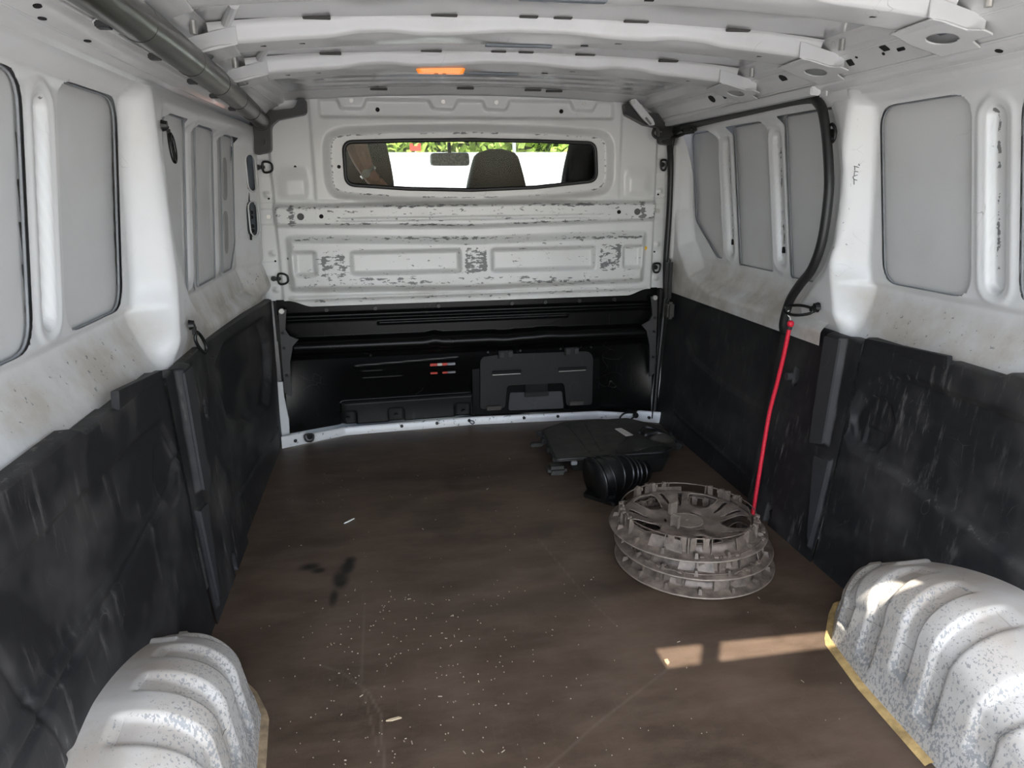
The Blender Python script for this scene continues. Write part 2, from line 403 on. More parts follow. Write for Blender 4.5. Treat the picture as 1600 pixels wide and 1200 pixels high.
def rear_surface(Y, Z):
    X = smooth_interp(Z, REAR_Z, REAR_X); rec = S((yp(Z)-Y)/.055)
    X = xpil(Y, Z)*(1-rec)+X*rec
    wear = .12*np.exp(-((Y-yp(Z))/.012)**2)
    X, wear = ribs(sh(Y, Z, KR), Z, rear_rib+[(-2.12,.96,.19)], X, wear)
    sill = S((.76-Z)/.06)*S((Z-.6)/.02)*rec
    dirt = .75*sill + .35*np.exp(-((Y-yp(Z))/.03)**2)*S((.85-Z)/.25)
    return X, np.maximum(wear, .40*sill), dirt
def upper_left(side):
    h = .0042
    ys = np.arange(Y_END, .0, h); zs = np.arange(.57, 1.216, h)
    Y, Z = np.meshgrid(ys, zs, indexing='ij')
    holes = rear_open+left_open
    pocket = [roundpoly([(-.152,1.105),(-.128,1.09),(-.20,.99),(-.225,1.0)], .01)]
    pill_holes = [oblong(-.088,1.052,.024,.064), oblong(-.098,.893,.026,.062)]
    for p in holes+pill_holes: Y, Z = snap(Y, Z, p, h)
    Xr, wr, dr = rear_surface(Y, Z)
    tp = .060*np.clip((Y+.19)/.12, 0, 1)+.0*Y
    d = polysdf(Y, Z, left_bay)
    Xf = smooth_interp(Z, FRNT_Z, FRNT_X)-tp
    rec = S(-d/.05)
    X = np.where(Y > -1.12, Xr*(1-rec)+Xf*rec, Xr)
    wr = np.maximum(wr, .30*np.exp(-(d/.01)**2)*(Y > -1.1))
    X2, wr = ribs(sh(Y, Z, KL), Z, left_rib, X, wr); X = np.where(Y > -1.08, X2, X)
    dirt = np.maximum(dr, .9*S((.77-Z)/.12)*(Y > -1.08)); dirt = np.maximum(dirt, .5*S((.85-Z)/.2)*(Y > -.35))
    wr = np.maximum(wr, .5*S((.80-Z)/.12)*S((Y+.33)/.1)*(Z > .66))
    Yc, Zc = centers(Y), centers(Z); keep = np.ones(Yc.shape, bool)
    for p in holes+pill_holes: keep &= polysdf(Yc, Zc, p) > 0
    o = grid('wall_left', -X, Y, Z, WHITE, keep=keep, flip=True, attrs={'wear': np.clip(wr,0,1), 'dirt': np.clip(dirt,0,1)}); tag(o, kind='structure')
    return o, pill_holes
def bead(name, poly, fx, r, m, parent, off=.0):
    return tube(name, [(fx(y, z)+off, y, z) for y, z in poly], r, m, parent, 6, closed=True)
def skins(parent, sgn, opens, xf, off=.013, names='skin_panel', m=None, ymin=-9, clip=.012):
    for p in opens:
        P = np.array(p); y0, y1 = P[:,0].min()-.035, P[:,0].max()+.035; z0, z1 = P[:,1].min()-.012, P[:,1].max()+.012
        Y, Z = np.meshgrid(np.linspace(y0, y1, 70), np.linspace(z0, z1, 90), indexing='ij')
        X = xf(Z)+off
        cz = (Z-z0)/(z1-z0)
        X = X+.004*np.sin(cz*pi)
        grid(names, sgn*X, Y, Z, m or SKIN, parent, keep=(polysdf(centers(Y), centers(Z), p) < clip) & (centers(Y) > ymin), flip=(sgn < 0), attrs={'wear': np.zeros_like(Y), 'dirt': .15*S((z0+.2-Z)/.2)})
        bead('edge_bead', p, lambda y, z: sgn*(float(xf(np.array(z)))+off*.55), .0025, MID_GREY, parent)  # thin grey tube following the outline of the opening
wl, pill_holes = upper_left(-1)
xr_f = lambda z: np.interp(z, [.75, 1.166], [.912, .880])
xl_f = lambda z: np.interp(z, [.74, 1.168], [.868, .850])-.017
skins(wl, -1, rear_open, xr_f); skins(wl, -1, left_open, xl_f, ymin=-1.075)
# darker oval patches on the front skin panel, and the cavity behind the pillar holes
for cz in (1.03, .86):
    p = unsh(oblong(-.315, cz, .026, .068), KL)
    prism('oval_patch', p, lambda y, z: (-(float(xl_f(np.array(z)))+.0165), y, z), lambda y, z: (-(float(xl_f(np.array(z)))+.0125), y, z), plain('grey_patch', (.30,.30,.29), .5), wl)
Yg, Zg = np.meshgrid(np.linspace(-.17,-.03,8), np.linspace(.80,1.14,8), indexing='ij')
grid('pillar_cavity', -(.790-.5*Yg), Yg, Zg, CAVITY, wl, flip=True)
tube('cavity_cable', [(-.812,-.085,1.13),(-.818,-.10,1.05),(-.818,-.10,1.0),(-.818,-.115,.90),(-.822,-.12,.82)], .004, PLAST, wl)
for p in pill_holes: bead('hole_lip', p, lambda y, z: -(.758-.5*y), .0028, WHITE, wl)
for y, z in ((-.085,.915),(-.092,.900),(-.09,.868),(-.095,.852)): cyl('small_hole', (-.815,y-.01,z), (-.822,y+.0,z), .007, DARKHOLE, wl)

# right wall: rear bay and pillar only; the sliding door fills the front
def upper_right():
    h = .0042
    ys = np.arange(Y_END, -.90, h); zs = np.arange(.57, 1.24, h)
    Y, Z = np.meshgrid(ys, zs, indexing='ij')
    for p in rear_open: Y, Z = snap(Y, Z, p, h)
    sp = seal_pts+[]
    Y, Z = snap(Y, Z, sp, h)
    X, wr, dr = rear_surface(Y, Z)
    ds = polysdf(Y, Z, sp)
    X = X+.012*S((.03-ds)/.03)*(Y > -1.2)
    Yc, Zc = centers(Y), centers(Z); keep = polysdf(Yc, Zc, sp) > 0
    for p in rear_open: keep &= polysdf(Yc, Zc, p) > 0
    pil = S((Y+1.16)/.03)
    wr = np.maximum(wr, pil*.32); dr = np.maximum(dr, pil*.35*S((1.0-Z)/.4))
    o = grid('wall_right', X, Y, Z, WHITE, keep=keep, attrs={'wear': np.clip(wr,0,1), 'dirt': np.clip(dr,0,1)}); tag(o, kind='structure'); return o
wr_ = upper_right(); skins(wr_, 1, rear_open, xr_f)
# strip of body between the door opening and the bulkhead
Yg, Zg = np.meshgrid(np.linspace(-.03,.06,6), np.linspace(.0,1.25,40), indexing='ij')

# sliding door
def slide_door():
    h = .0042
    Y, Z = np.meshgrid(np.arange(-1.112, .10, h), np.arange(.57, 1.235, h), indexing='ij')
    for p in door_open: Y, Z = snap(Y, Z, p, h)
    bay = roundpoly([(-1.5,1.23),(-1.5,.60),(-.42,.606),(-.22,.645),(-.10,.76),(-.055,.90),(-.05,1.20)], .05, 5)
    d = polysdf(Y, Z, bay)
    Xf = np.interp(Z, [.57,.60,.615,.70,.715,1.19,1.21,1.235], [.835,.835,.842,.872,.874,.856,.852,.842])
    Xf = smooth_interp(Z, [.57,.60,.615,.70,.715,1.19,1.21,1.235], [.835,.835,.842,.872,.874,.856,.852,.842])
    X = .812+(Xf-.812)*S(-d/.05)
    slot = rect(-.05,-.025,.82,.95,.008); 
    X = X-.008*S(-polysdf(Y, Z, rect(-.062,-.018,.70,1.16,.02))/.008)
    X, w_ = ribs(sh(Y, Z, KD), Z, door_rib, X, np.zeros_like(X))
    dirt = .85*S((.76-Z)/.10)
    Yc, Zc = centers(Y), centers(Z); keep = np.ones(Yc.shape, bool)
    for p in door_open: keep &= polysdf(Yc, Zc, p) > 0
    o = grid('door_1', X, Y, Z, WHITE, keep=keep, attrs={'wear': np.clip(w_,0,1), 'dirt': dirt}); tag(o, kind='structure'); return o
door = slide_door()
xd_f = lambda z: np.interp(z, [.715, 1.19], [.874, .856])
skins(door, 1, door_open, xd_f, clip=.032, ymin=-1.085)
for u, z in ((-.405,1.10),(-.405,.80),(-.745,1.10),(-.745,.80)):
    y = u+(z-.95)*KD
    prism('rib_hole', oblong(y, z, .0045, .010), lambda a, b: (.877, a, b), lambda a, b: (.8755 if b > 1 else .8885, a, b), DARKHOLE, door)

seal = tube('door_seal', [(.800+.012*(z < .6), y, z) for y, z in seal_pts], .0130, RUBBER, None, 10, smooth_pts=5)
tag(seal, 'black rubber seal curving around the sliding door opening on the right', 'seal')
tube('seal_lip', [(.806, y*1.0+(.012 if y < -.5 else -.012), z) for y, z in seal_pts], .0065, RUBBER, seal, 8, smooth_pts=4)
# seal goes on down to the floor by the bulkhead
tube('lower_seal', [(.812,-.005,.575),(.800,-.01,.40),(.785,-.02,.20),(.775,-.03,.02)], .0115, RUBBER, seal, 10, smooth_pts=5)

# ------------------------------------------------------------------ cant rails and roof
def zbeam(x): return 1.312-.036*(np.abs(x)/.69)**2.2      # underside of the cross beams
def zroof(x): return 1.348-.028*(np.abs(x)/.69)**2
RAIL = [(.832,1.212),(.829,1.222),(.812,1.229),(.785,1.232),(.772,1.237),(.766,1.247),(.752,1.262),(.738,1.277),(.722,1.286),(.70,1.296),(.69,1.318),(.66,1.325)]
def rail(side, name):
    ys = np.linspace(Y_END, .02, 300)
    t0 = np.linspace(0, 1, len(RAIL)); tt = np.linspace(0, 1, 60)
    rx = np.interp(tt, t0, [p[0] for p in RAIL]); rz = np.interp(tt, t0, [p[1] for p in RAIL])
    Y = ys[:,None]*np.ones((1,60)); X = rx[None,:]-.02*S((Y+.9)/.9); Z = rz[None,:]+0*Y
    wear = .28*np.exp(-((np.arange(60)-23)/2.2)**2)[None,:]*np.ones_like(Y)
    o = grid(name, side*X, Y, Z, WHITE, flip=(side > 0), attrs={'wear': wear, 'dirt': .12+0*Y}); tag(o, kind='structure'); return o
trl = rail(-1, 'trim_1'); trr = rail(1, 'trim_2')
Y, X = np.meshgrid(np.linspace(-2.36, .10, 320), np.linspace(-.72, .72, 160), indexing='ij')
bumpz = .0
Z = zroof(X)+.0
for yc in (-.60,-.50,-.40,-.30,-.20): Z = Z-.0045*np.exp(-((Y-yc-.04*np.cos(X*2))/.012)**2)*S((.62-np.abs(X))/.05)
for yc in (-1.40,-1.0): Z = Z+.0035*np.exp(-((Y-yc)/.02)**2)*S((.60-np.abs(X))/.05)
roof = grid('ceiling', X, Y, Z, ROOFM, attrs={'wear': 0*X, 'dirt': .05+0*X}); tag(roof, kind='structure')
box('roof_skin', (0,-1.13,1.372), (1.5,2.46,.012), ROOFM, roof, bevel=0)
def beam(y0, nm='roof_beam', wd=.115, pads=()):
    xs = np.linspace(-.675, .675, 260)
    sec = [(-.012,.040),(-.004,.036),(0,.028),(.004,.006),(.010,.0005),(.020,0),(.5,0),(.94,0),(1.0,.006),(1.03,.036),(1.12,.040)]
    X = xs[None,:]*np.ones((len(sec)*3,1))
    k = np.linspace(0, len(sec)-1, len(sec)*3)
    sy = np.interp(k, range(len(sec)), [s[0] if s[0] < .03 else s[0]*wd for s in sec]); sz = np.interp(k, range(len(sec)), [s[1] for s in sec])
    Yv = y0+sy[:,None]+0*X
    chf = sum(S(1.25-np.abs((xs-c)/hw)) for c, hw in ((-.345,.085),(.345,.085),(0,.16)))[None,:]
    low = np.exp(-((sy[:,None]-.01)/.02)**2)
    Zv = zbeam(X)+sz[:,None]+.007*chf*low
    Zv = Zv-.008*S(1.3-np.abs(X-.03)/.13)*S((sy[:,None]-.03)/.02)*S((wd-sy[:,None])/.02)
    wear = .22*np.exp(-((sy[:,None]-.008)/.008)**2)*np.ones_like(X)*(sz[:,None] < .02)
    return grid(nm, X, Yv, Zv, ROOFM if False else WHITE, roof, attrs={'wear': wear, 'dirt': .15+0*X}, flip=False)
for y0 in (-1.61,-1.20,-.79):
    beam(y0)
    for x in (-.46,-.20,.22,.46,-.02,.055):
        box('foam_pad', (x, y0-.010, float(zbeam(x))+.036), (.055 if abs(x) > .1 else .04,.012,.006), plain('dark_pad', (.06,.055,.05), .7), roof, bevel=.001)
    # slots in the underside: dark boxes that carry their shade
    box('beam_slot', (-.03, y0+.055, 1.3005), (.15,.018,.004), CAVITY, roof, bevel=.001)
    for x in (-.58,.55,.12,.20,-.50): box('small_slot', (x, y0+.05, float(zbeam(x))-(.0075 if abs(x)<.17 else -.0005)), (.016,.007,.0016), DARKHOLE, roof, bevel=0)
    for sgn in (-1, 1):
        # joint bracket between beam and rail: outline in (across, along)
        def bz(x): return np.interp(x, [.60,.655,.70,.735,.76], [float(zbeam(.60))-.002, float(zbeam(.655))-.004, 1.264, 1.252, 1.243])
        pl = roundpoly([(.625,-.004),(.70,-.006),(.712,-.03),(.735,-.03),(.735,.02),(.765,.03),(.765,.125),(.70,.14),(.635,.118)], .008, 3)
        xs = np.linspace(.62, .768, 60); vs = np.linspace(-.035, .145, 60)
        U, Vv = np.meshgrid(xs, vs, indexing='ij')
        hole = [(.705+.022*cos(a), .062+.034*sin(a)) for a in np.linspace(0, 2*pi, 20, endpoint=False)]
        for q in (pl, hole): U, Vv = snap(U, Vv, q, .003)
        kp = (polysdf(centers(U), centers(Vv), pl) < 0) & (polysdf(centers(U), centers(Vv), hole) > 0)
        br = grid('beam_bracket', sgn*U, y0+Vv, bz(U)+.012*np.exp(-((Vv-.0)/.004)**2)*0, WHITE, roof, keep=kp, attrs={'wear': .2+0*U, 'dirt': .1+0*U})
        sm = br.modifiers.new('thickness', 'SOLIDIFY'); sm.thickness = .0025
        prism('bracket_face', [(.62,0),(.735,0),(.735,1),(.62,1)], lambda a, b: (sgn*a, y0-.004, float(bz(a))+b*.034), lambda a, b: (sgn*a, y0-.001, float(bz(a))+b*.034), WHITE, roof)
        Uc, Vc = np.meshgrid([.675,.735], [y0+.02,y0+.105], indexing='ij'); grid('bracket_cavity', sgn*Uc, Vc, 1.292-(Uc-.675)*.3, CAVITY, roof)
        cyl('bolt', (sgn*.69, y0-.055, 1.312), (sgn*.69, y0-.055, 1.288), .007, ZINC, roof, 10)
        if sgn < 0: cyl('bracket_tube', (-.60, y0-.12, 1.330), (-.635, y0-.015, 1.318), .010, WHITE, roof, 10)
# header over the bulkhead
Xh, Th = np.meshgrid(np.linspace(-.70,.70,120), np.linspace(0,1,8), indexing='ij')
grid('roof_header', Xh, -.10+Th*.14, zroof(Xh)-.0003-Th*.024, WHITE, roof, attrs={'wear': 0*Xh, 'dirt': .1+0*Xh})
box('header_closing', (0,.055,1.335), (1.7,.02,.10), WHITE, roof, bevel=0)  # unseen panel added to stop cab light leaking over the bulkhead
for x in (-.34,-.03,.22,.3): box('header_slot', (x,-.09,float(zroof(x))-.006), (.06,.016,.006), plain('dark_pad', (.06,.055,.05), .7), roof, bevel=.001)
for x in (-.53,.53): cyl('header_hole', (x,-.35,float(zroof(x))-.001), (x,-.35,float(zroof(x))+.004), .02, MID_GREY, roof)

for nm_, (k0, r_) in (('rail_seam',(2,.0022)),('rail_seam',(5,.0028)),('rail_seam',(8,.0022))):
    for sd_, par in ((-1,trl),(1,trr)):
        tube(nm_, [(sd_*(RAIL[k0][0]-.001-.02*float(S((y+.9)/.9))), y, RAIL[k0][1]) for y in np.linspace(-2.49,0,30)], r_, WHITE, par, 6)
def scribble():
    c = at_x(1336, 272, .835)
    o = empty('marker_scribble', (c.x,c.y,c.z), 'small black handwritten marks on the white right pillar', 'marking')
    for dy, dz, L, a in ((0,.018,.016,.2),(.004,.014,.010,1.3),(-.004,.006,.014,.1),(.003,.002,.012,1.5),(-.002,-.004,.016,-.2),(.004,-.010,.010,.9),(-.004,-.014,.014,.2),(0,-.020,.012,1.4),(-.012,.022,.006,.7),(-.010,.016,.004,.2)):
        v = Vector((0, cos(a), sin(a)))*L/2; cc = Vector((0,dy,dz)); tube('stroke', [cc-v, cc+v], .0009, RUBBER, o, 5)
# right rail holes as flat plates, their darkness put into the colour
def on_rail(y, t):
    k = t*(len(RAIL)-1); i = min(int(k), len(RAIL)-2); f = k-i
    a, b = RAIL[i], RAIL[i+1]; return a[0]*(1-f)+b[0]*f-.02*float(S((y+.9)/.9)), a[1]*(1-f)+b[1]*f
def rail_hole(side, y, t, w_, h_, parent, shape='rect'):
    x, z = on_rail(y, t); x2, z2 = on_rail(y, t+.04)
    n = Vector((-(z2-z), 0, x2-x)); n.normalize(); n = n if n.x < 0 else -n
    up = Vector((x2-x, 0, z2-z)).normalized()
    poly = rect(-w_/2, w_/2, -h_/2, h_/2, .002, 2) if shape == 'rect' else [(w_/2*cos(a), h_/2*sin(a)) for a in np.linspace(0, 2*pi, 14, endpoint=False)]
    f = lambda u, v, d: Vector((x, y, z))+Vector((0, 1, 0))*u+up*v+n*d
    def g(d): return lambda u, v: (side*f(u, v, d).x, f(u, v, d).y, f(u, v, d).z)
    prism('rail_hole', poly, g(-.002), g(.0012), DARKHOLE, parent)
for y, t, a, b, s_ in ((-.50,.60,.035,.030,'o'),(-.58,.58,.014,.014,'r'),(-.69,.62,.018,.016,'r'),(-.93,.62,.03,.032,'o'),(-1.215,.60,.020,.017,'r'),(-1.19,.53,.008,.008,'o'),(-1.245,.64,.007,.007,'o'),(-1.345,.66,.020,.018,'r'),(-1.385,.60,.022,.008,'r'),(-1.33,.6,.008,.008,'o'),(-1.60,.28,.014,.014,'o'),(-1.72,.72,.014,.014,'o'),(-1.9,.6,.02,.02,'r')):
    rail_hole(1, y, t, a, b, trr, 'rect' if s_ == 'r' else 'o')
for y, t in ((-1.50,.22),(-1.66,.22),(-1.72,.30)): rail_hole(-1, y, t, .018, .010, trl, 'o')
# door track under the right rail and its end bracket
trk = box('door_track', (.772,-.50,1.231), (.030,1.08,.022), WHITE, trr, bevel=.003)
box('track_end_plate', (.80,-1.03,1.228), (.004,.03,.02), WHITE, trr, bevel=.001)

# ================================================================== BULKHEAD
glassp = roundpoly([(-.480,1.010,.035),(0,.986,.5),(.500,1.016,.035),(.495,1.163,.035),(0,1.171,.5),(-.480,1.163,.035)], .035, 6)
glassp = roundpoly([(-.480,1.010,.035),(-.25,.993,.2),(0,.986,.2),(.25,.994,.2),(.503,1.018,.035),(.494,1.160,.035),(.25,1.168,.2),(0,1.172,.2),(-.25,1.169,.2),(-.480,1.163,.035)], .035, 6)
surr = roundpoly([(-.565,.955,.09),(-.3,.932,.3),(0,.922,.3),(.3,.932,.3),(.575,.958,.09),(.570,1.212,.09),(.3,1.226,.3),(0,1.232,.3),(-.3,1.228,.3),(-.560,1.215,.09)], .09, 6)
def bulkhead_upper():
    h = .0040
    X, Z = np.meshgrid(np.arange(-.832, .8321, h), np.linspace(.553, 1.328, 194), indexing='ij')
    ztop = 1.328-.03*np.minimum(np.abs(X)/.75,1)**2; zbot = .553+.025*S((np.abs(X)-.64)/.09)
    Z = zbot+(Z-.553)/.775*(ztop-zbot)
    X, Z = snap(X, Z, glassp, h)
    R = np.zeros_like(X)                                     # relief towards the load space
    wear = np.zeros_like(X)
    ds = polysdf(X, Z, surr); R -= .028*S((-ds)/.035)
    wear = np.maximum(wear, .72*np.exp(-((ds+.034)/.004)**2)*(np.sin(X*31)+np.sin(X*13+2) > -.3)); wear = np.maximum(wear, .45*np.exp(-((ds+.034)/.007)**2)*(np.abs(X) > .45))
    # top band with five hanging lugs
    band = rect(-.565,.565,1.243,1.318,.02); db = polysdf(X, Z, band); rb = .020*S(-db/.014)
    for c in (-.44,-.105,.096,.44): rb *= 1-S(1-(polysdf(X, Z, roundpoly([(c-.035,1.285),(c+.035,1.285),(c+.06,1.34),(c-.06,1.34)], .01))/.012+0))
    R -= rb
    cen = S((.60-np.abs(X))/.012); R += .006*cen*S((Z-.94)/.02)
    # swell of the side panels
    side = S((np.abs(X)-.61)/.03)*S((.74-np.abs(X))/.05)*S((Z-.95)/.03)*S((1.24-Z)/.05); R += .012*side*S((1.08-Z)/.06)
    # long horizontal beam
    bp = roundpoly([(-.755,.853),(0,.838),(.75,.853),(.755,.943),(0,.948),(-.758,.945)], .02, 5)
    d = polysdf(X, Z, bp); R += .036*S(-d/.020); R -= .006*S((.008-np.abs(Z-.882-.0*X))/.006)*S((.52-np.abs(X))/.03)
    wear = np.maximum(wear, .62*np.exp(-((d+.018)/.008)**2)*(.65+.5*np.abs(np.sin(X*5+Z*40)))); wear = np.maximum(wear, .82*np.exp(-((np.abs(X)-.685)/.022)**2)*(d < -.008)); wear = np.maximum(wear, .38*(d < -.01))
    # lower raised block with four sunk fields
    blk = roundpoly([(-.725,.605),(0,.588),(.715,.598),(.722,.825),(0,.812),(-.722,.832)], .03, 5)
    d = polysdf(X, Z, blk); R += .030*S(-d/.035)
    sunk = [rect(-.70,-.605,.668,.772,.02), rect(-.487,-.052,.668,.768,.02), rect(.060,.497,.665,.767,.02), rect(.605,.70,.662,.768,.02)]
    for p in sunk: R -= .024*S(-polysdf(X, Z, p)/.020)
    for c in (-.545,.003,.553):
        wear = np.maximum(wear, .78*(np.exp(-((np.abs(X-c)-.036)/.012)**2))*S((.056-np.abs(Z-.717))/.02)); wear = np.maximum(wear, .62*S((.045-np.abs(X-c))/.01)*S((.06-np.abs(Z-.717))/.01))
    for zc, k in ((.803,.66),(.632,.62),(.648,.52),(.617,.42)): wear = np.maximum(wear, k*np.exp(-((Z-zc+.008*np.sin(X*3))/.010)**2)*S((.70-np.abs(X))/.02)*(.55+.6*np.abs(np.sin(X*4.3+zc*30))))
    wear = np.maximum(wear, .30*(d < 0)); wear = np.maximum(wear, .45*S((.70-np.abs(X))/.05)*np.exp(-((Z-.575)/.02)**2))
    R += .010*np.exp(-((Z-.585)/.008)**2)*S((.73-np.abs(X))/.02)
    # creases
    for a, b, c in ((.955,-.010,.62),(.828,0,.70)): pass
    R -= .003*np.exp(-((Z-.952)/.003)**2)*S((np.abs(X)-.60)/.02)
    # flange: stepped pads, dimples
    fl_ = S((np.abs(X)-.742)/.012); R -= .016*fl_
    for z in (.975,.76,.622,1.18): R += .014*np.clip(1-np.abs(np.abs(X)-.772)/.016, 0, 1)*np.clip(1-np.abs(Z-z)/.014, 0, 1)
    for z in (.895,.70,1.07): R += .003*S((.03-np.abs(Z-z))/.004)*fl_
    keep = polysdf(centers(X), centers(Z), glassp) > 0
    dirt = .25*S((.70-Z)/.12)+.22*(ds < -.0)*S((1.0-Z)/.05)
    o = grid('wall_back', X, -R, Z, BULKW, keep=keep, attrs={'wear': np.clip(wear,0,1), 'dirt': np.clip(dirt,0,1)}); tag(o, kind='structure'); return o
bulk = bulkhead_upper()
# window in the bulkhead
win = tube('window_1', [(x, .016, z) for x, z in glassp], .0075, RUBBER, None, 8, closed=True); tag(win, kind='structure')
prism('pane', glassp, lambda x, z: (x, .022, z), lambda x, z: (x, .026, z), GLASS, win)
gin = [(x*.985+.0, 1.083+(z-1.083)*.93) for x, z in glassp]
bm = bmesh.new(); A = [bm.verts.new((x,.020,z)) for x, z in glassp]; B = [bm.verts.new((x,.020,z)) for x, z in gin]
for i in range(len(A)): bm.faces.new((A[i], A[(i+1)%len(A)], B[(i+1)%len(A)], B[i]))
bmo('black_border', bm, RUBBER, win)
for x, z, r in ((-.503,1.075,.007),(-.275,.955,.006),(.262,.958,.006),(-.652,.896,.013),(-.577,.896,.008),(.583,.896,.008),(.660,.896,.013),(-.348,1.277,.008),(.353,1.277,.008),(-.66,1.075,.005),(-.767,.962,.004),(.765,.962,.004),(-.765,.73,.004),(.76,.73,.004),(-.50,1.235,.004),(.50,1.235,.004)):
    yb = {True: -.034, False: .004}[abs(z-.896) < .01]
    if abs(x) < .56 and z < 1.2 and abs(z-.896) > .01: yb = .026
    if z > 1.26: yb = .014
    if abs(x) > .75: yb = .018
    cyl('press_hole', (x, yb, z), (x, yb-.0045, z), r, DARKHOLE if r < .012 else plain('primer_dark', (.09,.09,.085), .7), bulk, 12)
for x in (-.44,-.105,.096,.44): cyl('bolt', (x,-.002,1.305), (x,-.008,1.305), .008, ZINC, bulk, 8)
for x in (-.773,.765): cyl('bolt', (x,.014,.896), (x,.004,.896), .009, ZINC, bulk, 8)
box('door_mark', (.712,-.004,.748), (.016,.004,.016), plain('yellow_paint', (.75,.45,.02), .5), bulk, rot=Matrix.Rotation(.5, 3, 'Y'))

# lower black bulkhead panel
def black_y(X, Z):
    base = np.interp(np.abs(X), [0,.55,.68,.80], [.075,.05,.0,-.05])*S((.36-Z)/.3)+.02
    R = np.zeros_like(X)
    R += .020*S((Z-.515)/.012) - .004
    R += .010*np.exp(-((Z-.498)/.006)**2)
    d = polysdf(X, Z, rect(-.395,.395,.466,.482,.006, 3)); R += .005*S(-d/.005)
    wav = .006*np.exp(-((X+.17)/.025)**2)+.004*np.exp(-((X-.30)/.05)**2)-.004*np.exp(-((X-.12)/.04)**2)
    u = (Z-.392-wav)/.034; roll = np.sqrt(np.clip(1-u*u, 0, 1)); R += .050*roll*S((.745-np.abs(X))/.02)
    R -= .02*S((.36-Z)/.03)
    for z in (.300,.294): R += .0035*np.exp(-((Z-z-.008*(X+.29)/.2)/.0022)**2)*S((-X-.066)/.01)*S((X+.506)/.01)
    for z, a, b in ((.265,-.48,-.38),(.235,-.48,-.30)): R += .003*np.exp(-((Z-z)/.0025)**2)*S((b-X)/.01)*S((X-a)/.01)
    low = S((.138-Z)/.012)*S((-.0-X)/.01)*S((X+.575)/.03); R += .022*low
    for c in (-.54,-.34,-.055): R -= .012*S(-polysdf(X, Z, rect(c-.035,c+.035,.0,.098,.015))/.006)
    return base-R
def bulkhead_lower():
    X, T = np.meshgrid(np.arange(-.775, .7751, .005), np.linspace(0, 1, 150), indexing='ij')
    zt = .553+.025*S((np.abs(X)-.64)/.09)+.004; Z = .035+(zt-.035)*T
    o = grid('bulkhead_panel', X, black_y(X, Z), Z, BLACKP, attrs={'wear': .3+0*X, 'dirt': 0*X})
    return tag(o, 'glossy black lower bulkhead panel with a dented horizontal roll under the white half', 'panel')
blk = bulkhead_lower()
Xs, Zs = np.meshgrid(np.linspace(-.565,-.005,90), np.linspace(.04,.134,24), indexing='ij')
grid('kick_plate', Xs, black_y(Xs, Zs)-.0015, Zs, BLACKM, blk, attrs={'wear': .5+0*Xs, 'dirt': 0*Xs})
for x in (-.588,-.40,-.15,.15,.29,.435,.587): cyl('bolt', (x,.004,.538), (x,-.007,.538), .008, BLKMET, blk, 8)
for c in (-.54,-.34,-.055): cyl('bolt', (c,.06,.07), (c,.038,.07), .009, BLKMET, blk, 8)
for i, (z, hh) in enumerate(((.283,.005),(.247,.0035))):
    for x0, x1, mm in ((-.190,-.160,REDP),(-.160,-.140,PAPER),(-.140,-.118,REDP),(-.118,-.085,MID_GREY)):
        if i and mm is PAPER: continue
        box('red_slot', ((x0+x1)/2,.050,z), (x1-x0,.012,hh*2), mm, blk, bevel=.001)
# hatch
def hy(x, z): return float(black_y(np.array([x]), np.array([.2]))[0])-.012
hp = roundpoly([(-.012,.045),(.548,.040),(.548,.340,.05),(-.012,.345,.05)], .01, 6)
prism('hatch_surround', hp, lambda x, z: (x, hy(x,z)+.004, z), lambda x, z: (x, hy(x,z)-.006, z), BLACKP, blk, bevel=.002)
dp = roundpoly([(.018,.075),(.125,.075),(.135,.175),(.385,.175),(.398,.070),(.512,.068),(.512,.310,.04),(.022,.315,.04)], .012, 5)
hd = prism('hatch_door', dp, lambda x, z: (x, hy(x,z)-.006, z), lambda x, z: (x, hy(x,z)-.022, z), BLACKM, blk, bevel=.003)
prism('latch_flap', roundpoly([(.140,.062),(.385,.058),(.378,.135),(.148,.140)], .008, 3), lambda x, z: (x, hy(x,z)-.006, z), lambda x, z: (x, hy(x,z)-.014-(.14-z)*.1, z), LINERG, hd, bevel=.002)
box('latch_recess', (.264,.055,.158), (.10,.02,.04), DARKHOLE, hd, bevel=.002)
box('latch_grip', (.264,.042,.132), (.105,.015,.022), BLACKM, hd, bevel=.003)
for x in (.128,.415):
    hg = box('hinge', (x,.038,.315), (.062,.022,.036), BLACKM, hd, bevel=.003)
    box('hinge_knuckle', (x-.018,.026,.318), (.018,.012,.024), LINERG, hg, bevel=.002); box('hinge_knuckle', (x+.018,.026,.318), (.018,.012,.024), LINERG, hg, bevel=.002)
    box('hatch_slot', (x+.005,.034,.238), (.125,.012,.013), DARKHOLE, hd, bevel=.002)
    box('slot_edge', (x+.002,.028,.2305), (.12,.004,.0025), ZINC, hd, bevel=0)
for x in (.075,.44): box('hatch_pad', (x,.034,.082), (.062,.012,.018), plain('brown_pad', (.05,.042,.035), .7), hd, bevel=.002)
for x in (.052,.19,.365,.50): cyl('hatch_screw', (x,.045,.330), (x,.028,.330), .005, BLKMET, hd, 8)

